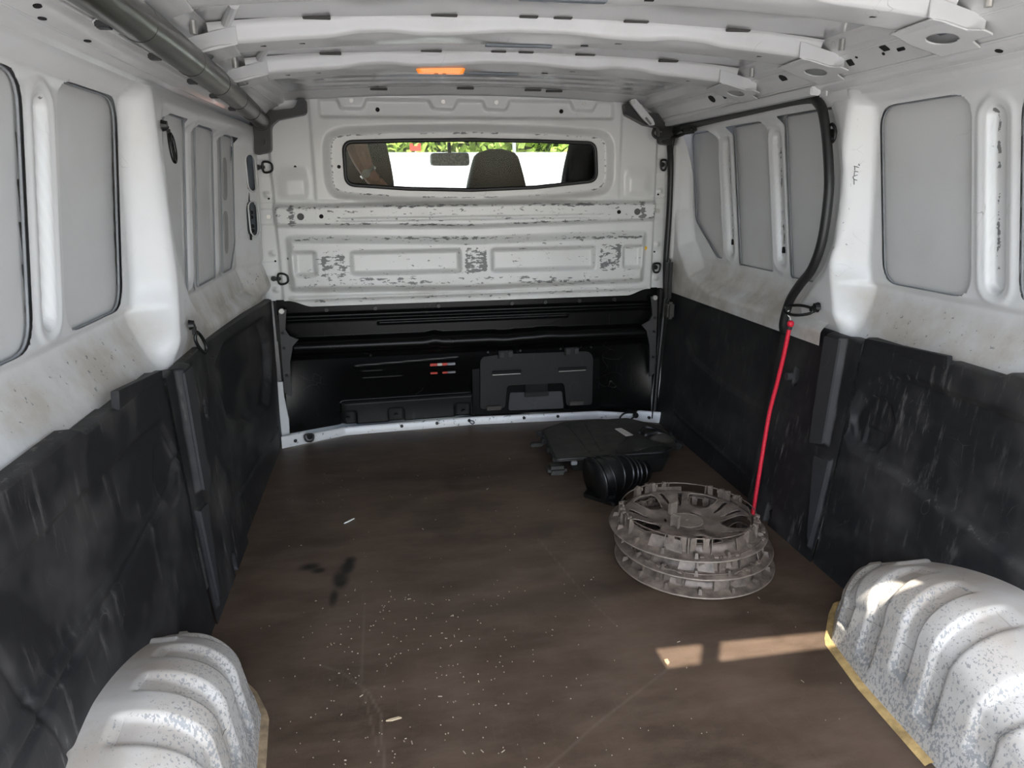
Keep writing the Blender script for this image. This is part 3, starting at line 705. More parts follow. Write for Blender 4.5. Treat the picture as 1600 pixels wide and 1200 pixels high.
# steel brackets left and right of the black panel
for sgn in (-1, 1):
    pl = [(sgn*x, z) for x, z in ((.735,.55),(.765,.545),(.772,.22),(.745,.20),(.742,.34),(.725,.405),(.70,.43),(.735,.445),(.748,.47))]
    b_ = prism('side_bracket', pl, lambda x, z: (x, -.032, z), lambda x, z: (x, -.022, z), plain('dark_steel', (.05,.048,.048), .45, .3), None, bevel=.001)
    tag(b_, 'dark steel bracket %s of the black bulkhead panel' % ('along the left edge' if sgn < 0 else 'along the right edge'), 'bracket')
    cyl('bolt', (sgn*.752,-.03,.545), (sgn*.752,-.042,.545), .010, ZINC, b_, 10)
    for z in (.46,.40,.29): cyl('screw', (sgn*.756,-.03,z), (sgn*.756,-.038,z), .006, BLKMET, b_, 8)
    # white body flange beside the panel, down to the floor
    pts = [(.80,.26),(.80,.0),(.772,.0),(.767,.10),(.777,.20),(.776,.26)]
    q = prism('trim_%d' % (3 if sgn < 0 else 4), [(sgn*a, b) for a, b in pts], lambda x, z: (x, -.020, z), lambda x, z: (x, -.006, z), WHITE, None); tag(q, kind='structure')
# white floor strip under the panel
xs = np.linspace(-.795,.795,160)
sec = np.array([(.012,.004),(.012,.032),(.0,.036),(-.004,.03),(-.006,.001)])
Xg = xs[None,:]*np.ones((5,1)); step = .014*S((np.abs(xs)-.70)/.006)
st = grid('baseboard_back', Xg, floor_front(Xg)-.012+sec[:,0][:,None], sec[:,1][:,None]+0*Xg+np.array([0,1,1,1,0])[:,None]*step[None,:], WHITE, attrs={'wear': .42+0*Xg, 'dirt': .1+0*Xg}); tag(st, kind='structure')
for x in (-.745,-.32,-.17,-.03,.21,.36,.745): cyl('rivet', (x,float(floor_front(x))-.012,.022), (x,float(floor_front(x))-.021,.022), .007, RUBBER, st, 10)

# black plastic corner covers top left/right
for sgn, lab in ((-1,'black plastic corner cover at the top left of the bulkhead'),(1,'black plastic corner cover behind the white lever, top right of the bulkhead')):
    if sgn < 0:
        pl = roundpoly([(-.79,1.115),(-.735,1.125,.02),(-.728,1.215,.03),(-.70,1.235),(-.60,1.255,.02),(-.598,1.305,.01),(-.625,1.305),(-.64,1.275,.02),(-.70,1.268),(-.80,1.262)], .008, 4)
    else:
        pl = roundpoly([(.79,1.150),(.745,1.155,.02),(.735,1.215,.02),(.68,1.225,.02),(.60,1.262,.02),(.59,1.300,.01),(.62,1.31),(.66,1.272,.02),(.80,1.262)], .008, 4)
    c_ = prism('corner_cover', pl, lambda x, z: (x, -.045, z), lambda x, z: (x, .0, z), PLAST, None, bevel=.004); tag(c_, lab, 'cover')
    cyl('cover_screw', (sgn*.762,-.045,1.16+.012*(sgn>0)), (sgn*.762,-.052,1.16+.012*(sgn>0)), .010, RUBBER, c_, 12)
lv = prism('roof_lever', roundpoly([(.598,1.312),(.628,1.318),(.70,1.245),(.712,1.222),(.69,1.222),(.655,1.250)], .008, 3), lambda x, z: (x, -.062, z), lambda x, z: (x, -.052, z), WHITE, None, bevel=.002)
tag(lv, 'white pressed-steel lever slanting across the top right bulkhead corner', 'bracket')
cyl('lever_rivet', (.615,-.062,1.306), (.615,-.068,1.306), .010, ZINC, lv); box('lever_slot', (.682,-.0625,1.238), (.035,.003,.008), MID_GREY, lv, rot=Matrix.Rotation(.8, 3, 'Y'))
# latch at the upper front of the sliding door
lt = empty('door_roller', (.748,-.065,1.183), 'black door roller arm under the track at the top right bulkhead corner', 'latch')
tube('arm', [(-.045,-.01,.028),(-.05,-.01,.005),(-.02,-.012,-.012),(.03,-.03,-.006),(.06,-.12,.012)], .006, BLKMET, lt, 8, smooth_pts=4)
box('roller_block', (.0,-.005,.0), (.05,.04,.035), PLAST, lt, bevel=.006)
box('catch', (.048,-.13,.010), (.022,.085,.022), PLAST, lt, bevel=.007)
tube('catch_loop', [(.03,-.09,.02),(.03,-.17,.022),(.055,-.175,.010),(.055,-.09,.004)], .003, BLKMET, lt, 6, closed=True, smooth_pts=4)

# ================================================================== BLACK SIDE LININGS
def lining(side, x0, ybounds, ztop, feat, name, m, lab, dx=0.0, belt=.832, nyy=200):
    ys = np.linspace(ybounds[0], ybounds[1], nyy); T = np.linspace(0, 1, 130)
    Y = ys[:,None]*np.ones((1,130)); zt = np.array([ztop(y) for y in ys])[:,None]; Z = .001+T[None,:]*(zt-.001)
    B = belt(Y) if callable(belt) else belt
    X = x0+(B-x0)*(Z/.62)**.8+dx
    wear = .55*np.ones_like(Y)
    X, wear = feat(X, Y, Z, wear)
    # folded top lip
    X = np.concatenate([X, X[:,-1:]+.010, X[:,-1:]+.035], 1); Y = np.concatenate([Y, Y[:,-1:], Y[:,-1:]], 1)
    Z = np.concatenate([Z[:,:-1], Z[:,-1:]-.002, Z[:,-1:]+.002, Z[:,-1:]+.001], 1); wear = np.concatenate([wear, wear[:,-1:]+.5, wear[:,-1:]+.5], 1)
    o = grid(name, side*X, Y, Z, m, flip=(side < 0), attrs={'wear': np.clip(wear, 0, 2), 'dirt': 0*Y})
    return tag(o, lab, 'lining')
def groove(X, Y, Z, poly, r=.004, dep=.006, inner=.0):
    d = polysdf(Y, Z, poly); return X-dep*np.exp(-(d/r)**2)*-1+inner*S(-d/.012), d
def line_d(Y, Z, pts):
    d = np.full(Y.shape, 9.0)
    for (a, b), (c, e) in zip(pts[:-1], pts[1:]):
        ex, ey = c-a, e-b; t_ = np.clip(((Y-a)*ex+(Z-b)*ey)/(ex*ex+ey*ey), 0, 1); d = np.minimum(d, np.hypot(Y-a-ex*t_, Z-b-ey*t_))
    return d
def feat_rear(side):
    def f(X, Y, Z, w_):
        if side > 0:
            rp = roundpoly([(-2.6,.575),(-1.76,.563),(-1.40,.563,.06),(-1.29,.49,.05),(-1.262,.38,.03),(-1.31,.340,.03),(-1.46,.342),(-1.6,.325),(-1.82,.298),(-2.6,.2)], .06, 4)
            d = polysdf(Y, Z, rp); X = X+.013*S(-d/.010); X = X+.006*np.exp(-((d)/.005)**2)
            pk = roundpoly([(-1.265,.42),(-1.31,.49),(-1.385,.497),(-1.425,.455),(-1.42,.395),(-1.37,.350),(-1.30,.352)], .04, 4); d2 = polysdf(Y, Z, pk); X = X+.010*S(-d2/.01)
            b_ = rect(-1.39,-1.315,.350,.41,.012,3); X = X+.008*S(-polysdf(Y, Z, b_)/.006)
            w_ = np.maximum(w_, 1.1*np.exp(-(d2/.012)**2)); w_ = np.maximum(w_, .9*np.exp(-(d/.01)**2))
        else:
            for pts in ([(-2.6,.60),(-2.043,.557),(-1.994,.380),(-1.957,.305),(-1.93,.20)], [(-2.3,.20),(-2.074,.33),(-1.957,.345),(-1.65,.368),(-1.45,.385),(-1.33,.40),(-1.27,.43)]):
                d = line_d(Y, Z, pts); X = X+.006*np.exp(-(d/.007)**2); w_ = np.maximum(w_, .9*np.exp(-(d/.012)**2))
            rp = roundpoly([(-2.5,.56),(-1.45,.548),(-1.33,.54,.03),(-1.26,.42),(-1.31,.40),(-2.5,.34)], .03, 4); d = polysdf(Y, Z, rp); X = X+.006*S(-d/.012)
            pk = roundpoly([(-1.28,.42),(-1.33,.50),(-1.39,.497),(-1.425,.45),(-1.42,.395),(-1.37,.350),(-1.30,.352)], .04, 4); d2 = polysdf(Y, Z, pk); w_ = np.maximum(w_, 1.2*np.exp(-(d2/.006)**2)); X = X+.003*S(-d2/.006)
        w_ = np.maximum(w_, .8*S((.4-Z)/.3)*S((Y+1.8)/.2))
        return X, w_
    return f
def feat_cover(X, Y, Z, w_):
    bp = roundpoly([(-1.215,.64),(-1.235,.318),(-1.165,.302),(-1.135,.64)], .01, 3); d = polysdf(Y, Z, bp); X = X-.020*S(-d/.016)
    tri = roundpoly([(-1.262,.296),(-1.262,.03),(-1.245,.03),(-1.185,.285)], .006, 3); d = polysdf(Y, Z, tri); X = X-.012*S(-d/.010)
    X = X+.020*S((Y+.965)/.06)*0
    hl = oblong(-1.02,.46,.016,.03); X = X+.018*S(-polysdf(Y, Z, hl)/.006)
    hl = oblong(-1.03,.03,.018,.035); X = X+.018*S(-polysdf(Y, Z, hl)/.006)
    w_ = np.maximum(w_, 1.0*S((Y+1.14)/.05)*S((.45-Z)/.3)); return X, w_
def feat_front_left(X, Y, Z, w_):
    rp = roundpoly([(-.86,.53),(-.70,.575),(-.20,.56,.05),(-.12,.45),(-.14,.30,.05),(-.24,.22,.04),(-.55,.26),(-.80,.36)], .05, 5)
    d = polysdf(Y, Z, rp); X = X+.030*S(-d/.03)
    d = line_d(Y, Z, [(-.9,.14),(-.5,.12),(-.1,.10)]); X = X+.004*np.exp(-(d/.006)**2)
    w_ = np.maximum(w_, .9*S((.25-Z)/.2)); return X, w_
def feat_front_right(X, Y, Z, w_):
    rp = roundpoly([(-.235,.50,.05),(-.30,.555,.04),(-.46,.585),(-.70,.588,.05),(-.87,.55,.05),(-.895,.48),(-.857,.371),(-.786,.30,.04),(-.55,.308),(-.29,.342,.05),(-.20,.42)], .05, 5)
    d = polysdf(Y, Z, rp); X = X+.006*S(-d/.012)+.003*np.exp(-(d/.004)**2)
    d = line_d(Y, Z, [(-.93,.062),(-.52,.08),(-.2,.092)]); X = X-.006*np.exp(-(d/.006)**2)
    return X, w_*.4
ztr = lambda y: .640 if y < -1.70 else (.640-.014*float(S((y+1.70)/.03)) if y < -1.54 else .622)
nudge = lambda y: .622-.004*float(S((y+1.2)/.1))
fr_belt = lambda Y: .832-.052*S((Y+1.0)/1.0)
SPL = -1.135
ll = lining(-1, .795, (Y_END, -1.27), ztr, feat_rear(-1), 'side_lining', LINER, 'black plastic side lining behind the wheel arch on the left, crossed by scratched creases', nyy=300)
lr = lining(1, .757, (Y_END, -1.27), ztr, feat_rear(1), 'side_lining', LINER, 'black plastic side lining with a rounded recess behind the wheel arch on the right', nyy=300)
cl = lining(-1, .795, (-1.272, -.86), lambda y: .612 if y < -.98 else .612-.05*float(S((y+.98)/.12)), feat_cover, 'pillar_cover', LINER, 'scuffed black lower pillar cover with a grey raised band on the left side', dx=-.006)
cr = lining(1, .757, (-1.272, -.905), lambda y: .612, feat_cover, 'pillar_cover', LINER, 'black lower pillar cover with a grey raised band on the right, behind the red cord', dx=-.006)
fl_l = lining(-1, .797, (-.88, -.045), lambda y: .605-.012*float(S((y+.5)/.5)), feat_front_left, 'side_lining', LINER, 'black side lining with a deep slanted recess between left pillar and bulkhead', dx=.004, belt=fr_belt)
fl_r = lining(1, .768, (-.93, -.02), lambda y: .604 if y < -.33 else .604+.02*float(S((y+.33)/.12))+.13*float(S((y+.22)/.14)), feat_front_right, 'door_lining', LINER, 'black lower lining of the sliding door, right of the plastic housing', dx=.016, belt=lambda Y: .832-.02*S((Y+.8)/.8))
# grey raised bands as parts of the covers
for side, c_, x0 in ((-1, cl, .795), (1, cr, .757)):
    for poly, off in ((roundpoly([(-1.208,.605),(-1.226,.326),(-1.172,.312),(-1.143,.605)], .006, 3), .0275), (roundpoly([(-1.258,.290),(-1.259,.06),(-1.246,.06),(-1.194,.281)], .004, 3), .0195)):
        fx = lambda y, z: x0+(.832-x0)*(z/.62)**.8-off
        bm = bmesh.new(); P = poly; V1 = [bm.verts.new((side*fx(*p), *p)) for p in P]; V2 = [bm.verts.new((side*(fx(*p)+.006), *p)) for p in P]
        bm.faces.new(V1)
        for i in range(len(P)): bm.faces.new((V1[i], V1[(i+1)%len(P)], V2[(i+1)%len(P)], V2[i]))
        bmesh.ops.triangulate(bm, faces=[f for f in bm.faces if len(f.verts) > 4])
        bmo('raised_band', bm, LINERG, c_)
    for y, z in ((-1.02,.46),(-1.03,.03)):
        cyl('clip', (side*(x0+.04),y,z), (side*(x0+.012 if z < .1 else x0+.022),y,z), .012, RUBBER if z < .2 else LINERG, c_, 10)
# front edge return of the right cover so it stands proud of the door lining
for side, x0, yb in ((1,.757,-.905),(-1,.795,-.86)):
    Tz = np.linspace(.001,.61 if side > 0 else .562,40); xa = x0+(.832-x0)*(Tz/.62)**.8-.006
    grid('cover_edge', side*np.stack([xa, xa+.03]), yb+0*np.stack([Tz,Tz]), np.stack([Tz,Tz]), LINER, cr if side > 0 else cl, attrs={'wear': .5*np.ones((2,40)), 'dirt': np.zeros((2,40))})
# lifted tongue on the left lining and wheel-side door fittings
prism('lifted_tongue', [(-1.53,.655),(-1.54,.622),(-1.28,.622),(-1.28,.630)], lambda y, z: (-.828, y, z), lambda y, z: (-.842, y, z), LINER, ll, bevel=.001)
prism('lifted_tongue', [(-1.545,.640),(-1.55,.612),(-1.28,.612),(-1.28,.624)], lambda y, z: (.828, y, z), lambda y, z: (.842, y, z), LINER, lr, bevel=.001)
dh = box('door_catch', (.795,-.09,.50), (.03,.05,.07), PLAST2, None, bevel=.008); tag(dh, 'dusty black door catch low on the sliding door edge by the bulkhead', 'latch')
dg = box('door_guide', (.792,-.075,.62), (.028,.03,.17), PLAST, None, bevel=.010); tag(dg, 'tall black door guide on the sliding door edge beside the bulkhead', 'latch')
tube('edge_strip', [(.775,-.05,.48),(.768,-.05,.30),(.755,-.06,.02)], .0025, BLKMET, seal, 6)

# ================================================================== WHEEL ARCHES
def arch(side, xi, lab):
    """xi = inner plan line; swept dome with pressed radial grooves"""
    yc, ay, hz, xw = -1.86, (.475 if side < 0 else .455), .262, (.825 if side < 0 else .80)
    ph = np.linspace(.0, pi, 240); s = np.linspace(0, 1, 170)
    PH, SS = np.meshgrid(ph, s, indexing='ij')
    p = 1.55
    cx = np.sign(np.cos(PH))*np.abs(np.cos(PH))**(2/p); cz = np.abs(np.sin(PH))**(2/p)
    # cross-section: across the top, shoulder, down the side
    wtop = xw-xi
    rr = .115
    s1, s2 = .40, .62
    x = np.where(SS < s1, xw-(wtop-rr)*SS/s1, xi+rr-rr*np.sin(np.clip((SS-s1)/(s2-s1), 0, 1)*pi/2))
    drop = np.where(SS < s1, 0, rr*(1-np.cos(np.clip((SS-s1)/(s2-s1), 0, 1)*pi/2)))
    rho = 1-drop/hz*.80
    side_t = np.clip((SS-s2)/(1-s2), 0, 1)
    rho_end = (1-rr/hz*.80); rho = np.where(SS > s2, rho_end, rho)
    x = x-.022*side_t
    # taper in plan at the front toe
    g = np.zeros_like(PH)
    for k, pc in enumerate((.50, .80, 1.10, 1.40, 1.75, 2.1)):
        wd_ = .085; u = np.abs(PH-pc)/wd_
        ext = S((SS-(.26+.05*(k%2) if k else .46))/.16)*S(((.84 if k%2 else .92)-SS)/.06) if k != 9 else 0
        g += S((1-u)*2.2)*ext
    for pc in (.58, .93): g += .7*S((.025-np.abs(PH-pc))/.012)*S((.42-SS)/.05)*-1
    dep = .011*g
    R_ = rho-dep/hz*(SS < s2+.05)*.9
    X = x+dep*np.where(SS > s1, 1, 0)*.9
    PY = ([-2.6,-1.74,-1.61,-1.53,-1.45,-1.36],[0,0,.012,.045,.10,.15]) if side < 0 else ([-2.6,-1.96,-1.75,-1.6,-1.5,-1.40],[0,0,.01,.03,.10,.19])
    Yv = yc+ay*cx*(R_+(1-R_)*.55+.03*side_t); X = xw-(xw-X)*(xw-xi-np.interp(Yv, *PY))/(xw-xi); Zv = hz*cz*R_*(1-side_t)+.0005
    wear = .22+.22*S((SS-.4)/.1)+.12*S((SS-.7)/.1)*np.ones_like(PH); wear = wear+.28*np.exp(-((g-.5)/.25)**2)*(SS > .3)
    dirt = .55*np.ones_like(PH)
    o = grid('wheel_arch', side*X, Yv, Zv, ARCHM, flip=(side > 0), attrs={'wear': np.clip(wear,0,.8), 'dirt': dirt}); tag(o, lab, 'wheel arch')
    # sealant line along its foot
    L = [(X[i,-1], Yv[i,-1]) for i in range(0, 150, 5)]
    return o, L
al, LA = arch(-1, .645, 'scratched white wheel arch at the lower left, tan sealant at its foot')
ar, LB = arch(1, .585, 'chipped white wheel arch at the lower right, lit by a strip of sun')
def foot(o, side, pts, wd_, m):
    bm = bmesh.new(); prev = None
    for (x, y) in pts:
        vs = [bm.verts.new((side*(x-wd_), y, .0008)), bm.verts.new((side*(x-wd_*.5), y, .005)), bm.verts.new((side*(x+.02), y, .007))]
        if prev:
            for i in range(2): bm.faces.new((prev[i], prev[i+1], vs[i+1], vs[i]))
        prev = vs
    return bmo('sealant_strip', bm, m, o, smooth=True)
foot(ar, 1, LB, .017, SEAL_Y)
foot(al, -1, LA, .014, plain('tan_sealant', (.30,.22,.13), .8, vary=.3, scale=30))

# ================================================================== TIE-DOWN RINGS
def dring(base, nrm, loop, r, lab, grp=None, m=BLKMET, rw=.0042, bw=.011):
    n = Vector(nrm).normalized(); b = Vector(base)
    t = empty('tie_down_ring', base, lab, 'ring', grp)
    q = n.to_track_quat('Z', 'Y').to_matrix()
    bm = bmesh.new(); bmesh.ops.create_cone(bm, cap_ends=True, segments=14, radius1=bw, radius2=bw*.8, depth=.010)
    for v in bm.verts: v.co = q @ (v.co+Vector((0,0,.004)))
    bmo('bolt_head', bm, m, t, bevel=.001)
    tube('ring', [Vector(p)-b for p in loop], rw, m, t, 8, closed=True, smooth_pts=4)
    return t
def dloop(b, dirv, side, L, W, off):
    b = Vector(b)+Vector(off); d = Vector(dirv).normalized(); s_ = Vector(side).normalized()
    return [b-d*.002-s_*W*.45, b-d*.002+s_*W*.45, b+d*L*.45+s_*W*.55, b+d*L*.9+s_*W*.35, b+d*L+s_*0, b+d*L*.9-s_*W*.35, b+d*L*.45-s_*W*.55]
def strap_plate(t, c, s_, m=BLKMET): box('mount_plate', c, s_, m, t, bevel=.003)
t = dring((-.796,.010,1.074), (0,-1,0), dloop((-.772,.006,1.074), (1,-.15,0), (0,0,1), .032, .034, (0,-.008,0)), .02, 'black D ring on the left bulkhead flange, the upper one'); strap_plate(t, (.014,-.008,0), (.03,.008,.014))
t = dring((-.777,.010,.664), (0,-1,0), dloop((-.755,.006,.664), (1,-.15,0), (0,0,1), .034, .036, (0,-.008,0)), .02, 'black D ring on the left bulkhead flange, just above the side lining'); strap_plate(t, (.014,-.008,0), (.03,.008,.014))
t = dring((.775,.010,1.078), (0,-1,0), dloop((.775,.004,1.092), (0,0,-1), (1,0,0), .036, .022, (0,-.010,0)), .02, 'black oval ring on the right bulkhead flange, beside the door seal at window height')
t = dring((.765,.010,.666), (0,-1,0), dloop((.765,.004,.680), (0,0,-1), (1,0,0), .034, .028, (0,-.010,0)), .02, 'black oval ring on the right bulkhead flange, beside the door seal near the yellow mark')
t = dring((-.818,-1.068,1.135), (1,0,0), [(-.806,-1.066,1.118),(-.804,-1.056,1.105),(-.803,-1.054,1.075),(-.803,-1.066,1.058),(-.804,-1.078,1.072),(-.806,-1.077,1.105)], .02, 'black link ring hanging high on the left pillar', bw=.012)
box('shackle', (.010,.0,-.018), (.008,.010,.028), BLKMET, t, bevel=.003)
t = dring((-.812,-1.085,.690), (1,0,0), [(-.800,-1.082,.672),(-.795,-1.062,.655),(-.790,-1.052,.630),(-.792,-1.062,.616),(-.798,-1.078,.630),(-.803,-1.090,.655)], .02, 'black link ring hanging low on the left pillar just above the lining', bw=.012)
box('shackle', (.008,.0,-.014), (.010,.012,.026), BLKMET, t, bevel=.003)
t = dring((.815,-1.068,1.125), (-1,0,0), [(.808,-1.050,1.110),(.808,-1.052,1.135),(.808,-1.068,1.148),(.808,-1.084,1.135),(.808,-1.086,1.110),(.808,-1.068,1.100)], .02, 'black tie-down plate with folded ring high on the right pillar', bw=.013)
t = dring((.812,-1.085,.672), (-1,0,0), [(.800,-1.080,.668),(.785,-1.045,.672),(.765,-1.010,.664),(.758,-1.015,.650),(.770,-1.050,.646),(.795,-1.080,.655)], .02, 'black ring low on the right pillar, red cord hooked into it', bw=.014)
box('shackle', (-.010,.004,-.006), (.014,.02,.018), BLKMET, t, bevel=.004)
t = dring((-.690,-.030,.030), (0,-1,0), dloop((-.690,-.045,.03), (0,-.3,-1), (1,0,0), .026, .030, (0,-.004,.012)), .02, 'black tie-down on the white floor strip in the left bulkhead corner', bw=.014)
t = dring((.690,-.030,.030), (0,-1,0), [(.688,-.04,.04),(.66,-.045,.05),(.63,-.05,.048),(.612,-.052,.030),(.625,-.055,.018),(.655,-.05,.015)], .02, 'black tie-down on the white floor strip in the right bulkhead corner', bw=.014)
t = dring((-.03,.065,.022), (0,-1,0), [(-.03,.055,.022),(-.015,.052,.024),(-.01,.052,.014),(-.02,.052,.010)], .01, 'small black wire clip on the white floor strip below the hatch edge', bw=.006, rw=.002)

# ================================================================== RED CORD
rc = empty('elastic_cord', (.775,-1.02,.655), 'red elastic cord hanging from the right pillar ring down behind the wheel trims', 'cord')
pts = [(.772,-1.025,.610),(.768,-1.015,.52),(.762,-1.003,.43),(.752,-.995,.34),(.738,-1.00,.20),(.722,-1.01,.06),(.715,-1.015,.012)]
b = Vector((.775,-1.02,.655))
tube('cord', [Vector(p)-b for p in pts], .0062, RED, rc, 10, smooth_pts=5)
tube('wire_hook', [Vector(p)-b for p in ((.768,-1.022,.655),(.762,-1.02,.648),(.766,-1.022,.640),(.772,-1.024,.632),(.773,-1.025,.610))], .0018, ZINC, rc, 6, smooth_pts=4)
bm = bmesh.new(); bmesh.ops.create_uvsphere(bm, u_segments=12, v_segments=8, radius=.010)
for v in bm.verts: v.co += Vector((-.002,-.006,-.038))
bmo('knot', bm, RED, rc, smooth=True)
cyl('crimp', Vector((.773,-1.025,.618))-b, Vector((.772,-1.024,.600))-b, .0075, PLAST, rc, 10)

# ================================================================== DUCT TUBE along the left roof rail
tb = empty('roof_tube', (-.70,-1.2,1.24), 'long dark olive tube with seams running along the left roof edge', 'tube')
tp = [(-.678,-2.35,1.238),(-.686,-1.76,1.238),(-.694,-1.40,1.238),(-.712,-.96,1.238),(-.735,-.50,1.238),(-.755,-.10,1.232),(-.760,-.04,1.228)]
TB = Vector((-.70,-1.2,1.24))
tube('tube_body', [Vector(p)-TB for p in tp], .0285, PIPE, tb, 24, smooth_pts=8)
def onp(y): return Vector((np.interp(y, [p[1] for p in tp], [p[0] for p in tp]), y, np.interp(y, [p[1] for p in tp], [p[2] for p in tp])))
for y in (-1.62,-1.28,-.98,-.66,-.36): tube('seam_ring', [onp(y)-TB, onp(y+.004)-TB], .0292, RUBBER, tb, 24)
cyl('end_collar', onp(-.06)-TB, onp(-.02)-TB, .031, PLAST, tb, 20)
for y in (-1.70,-1.45,-1.15,-.9,-.6): box('tube_clip', onp(y)-TB+Vector((-.022,0,-.022)), (.02,.018,.010), RUBBER, tb, bevel=.002)

# ================================================================== COURTESY LAMP
lp = empty('courtesy_lamp', (-.172,-.735,1.311), 'orange glowing courtesy lamp fixed under the roof beam nearest the bulkhead', 'lamp')
pl = roundpoly([(-.070,-.020),(.070,-.020),(.070,.020),(-.070,.020)], .014, 5)
prism('lens', pl, lambda x, y: (x, y, .004), lambda x, y: (x*.88, y*.75, -.012), AMBER, lp, bevel=.002, smooth=False)
prism('bezel', roundpoly([(-.078,-.027),(.078,-.027),(.078,.027),(-.078,.027)], .016, 5), lambda x, y: (x, y, .010), lambda x, y: (x, y, .003), plain('orange_bezel', (.5,.16,.05), .4), lp, bevel=.001)
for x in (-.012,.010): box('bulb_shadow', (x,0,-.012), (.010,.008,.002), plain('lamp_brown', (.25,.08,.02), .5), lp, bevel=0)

# ================================================================== WHEEL TRIMS
def wheel_trim():
    root = empty('wheel_trim')
    R = .214
    rr = np.concatenate([np.linspace(.012,.05,10), np.linspace(.055,.174,52), np.linspace(.176,R,12)])
    th = np.linspace(0, 2*pi, 361)
    RR, TH = np.meshgrid(rr, th, indexing='ij')
    # face lies downwards: hub plate low, spokes rise to the rim
    def zf(r): return np.interp(r, [0,.046,.06,.11,.150,.174,.182,R-.004,R], [.010,.010,.009,.013,.024,.026,.010,.001,.000])
    Xp, Yp = RR*np.cos(TH), RR*np.sin(TH)
    outl = []
    for k in range(5):
        a = 2*pi*k/5+.31
        big = [(.083,-.10),(.100,-.22),(.128,-.29),(.150,-.27),(.154,0),(.150,.27),(.128,.29),(.100,.22),(.083,.10)]
        outl.append(roundpoly([(r*cos(a+d), r*sin(a+d)) for r, d in big], .012, 3))
        b_ = a+pi/5
        sl = [(.098,-.035),(.145,-.05),(.145,.05),(.098,.035)]
        if k in (1,): outl.append(roundpoly([(r*cos(b_+d), r*sin(b_+d)) for r, d in sl], .003, 2))
        else:
            for q in (-.16,.16):
                outl.append(roundpoly([(r*cos(b_+q+d+(r-.12)*q*6), r*sin(b_+q+d+(r-.12)*q*6)) for r, d in ((.095,-.025),(.12,-.045),(.148,-.04),(.148,.03),(.12,.03),(.095,.02))], .004, 2))
    for k in range(3):
        a = 2*pi*k/3+.2; outl.append([(.052*cos(a+d)*s_, .052*sin(a+d)*s_) for d, s_ in ((-.25,1),(.25,1),(.25,1.10),(-.25,1.10))])
    outl = [[(x*1.10, y*1.10) for x, y in p] for p in outl]
    for p in outl: Xp, Yp = snap(Xp, Yp, p, .0027)
    keep = np.ones((len(rr)-1, 360), bool); xc, yc = centers(Xp), centers(Yp)
    for p in outl: keep &= polysdf(xc, yc, p) > 0
    Z = zf(np.hypot(Xp, Yp)) - .004*np.cos(5*(np.arctan2(Yp, Xp)-.31+pi/5))*S((.155-RR)/.04)*S((RR-.05)/.03)
    d = grid('disc', Xp, Yp, Z, HUBM, root, keep=keep)
    sm = d.modifiers.new('thickness', 'SOLIDIFY'); sm.thickness = .0028; sm.offset = 1
    tube('outer_edge', [(R*cos(a), R*sin(a), .001) for a in np.linspace(0, 2*pi, 96, endpoint=False)], .0018, HUBE, root, 6, closed=True)
    cyl('hub_plate', (0,0,.009), (0,0,.015), .044, HUBE, root, 40, bevel=.001); cyl('hub_pip', (0,0,.014), (0,0,.018), .003, HUBE, root, 8)
    for p in outl[:10:2] if False else outl[:11]:
        if len(p) > 20 and np.linalg.norm(np.mean(p, 0)) > .11 and (np.ptp(np.array(p)[:,0])+np.ptp(np.array(p)[:,1])) > .09:
            tube('window_rim', [(x, y, float(zf(np.hypot(x, y)))+.002) for x, y in p], .0018, HUBE, root, 6, closed=True)
    tube('retaining_wire', [(.183*cos(a), .183*sin(a), .050) for a in np.linspace(0, 2*pi, 80, endpoint=False)], .0016, HUBM, root, 6, closed=True)
    # upright clip, built once
    def clip(a, first=[None]):
        if first[0] is None:
            bm = bmesh.new()
            for s_ in (-1, 1):
                addbox(bm, (.181, s_*.030, .030), (.016,.0024,.044), taper=.7)
                addbox(bm, (.181, s_*.016, .032), (.004,.015,.034))
                addbox(bm, (.184, s_*.018, .051), (.010,.010,.005)); addbox(bm, (.177, s_*.010, .046), (.006,.005,.010))
            me = bpy.data.meshes.new('clip'); bm.to_mesh(me); bm.free(); me.materials.append(HUBM); first[0] = me
        o = bpy.data.objects.new('clip', first[0]); COL.objects.link(o); o.parent = root; o.rotation_euler = (0,0,a); return o
    for k in range(10): clip(2*pi*k/10+.31+(.16 if k % 2 else -.16))
    wm = [None]
    for k in range(5):
        if wm[0] is None:
            bm = bmesh.new()
            V = [(.186,-.046,.010),(.186,.046,.010),(.176,.040,.040),(.176,-.040,.040)]; V2 = [(x+.0025, y, z) for x, y, z in V]
            a_ = [bm.verts.new(v) for v in V]; b_ = [bm.verts.new(v) for v in V2]; bm.faces.new(a_); bm.faces.new(b_[::-1])
            for i in range(4): bm.faces.new((a_[i], b_[i], b_[(i+1)%4], a_[(i+1)%4]))
            bmesh.ops.recalc_face_normals(bm, faces=bm.faces[:]); wm[0] = bpy.data.meshes.new('wall_segment'); bm.to_mesh(wm[0]); bm.free(); wm[0].materials.append(HUBM)
        o = bpy.data.objects.new('wall_segment', wm[0]); COL.objects.link(o); o.parent = root; o.rotation_euler = (0,0,2*pi*k/5+.31+pi/5)
    rm = [None]
    for k in range(15):
        if rm[0] is None:
            bm = bmesh.new(); addbox(bm, (.196,0,.012), (.020,.010,.014), taper=.6); rm[0] = bpy.data.meshes.new('rib'); bm.to_mesh(rm[0]); bm.free(); rm[0].materials.append(HUBM)
        o = bpy.data.objects.new('rib', rm[0]); COL.objects.link(o); o.parent = root; o.rotation_euler = (0,0,2*pi*k/15+.1)
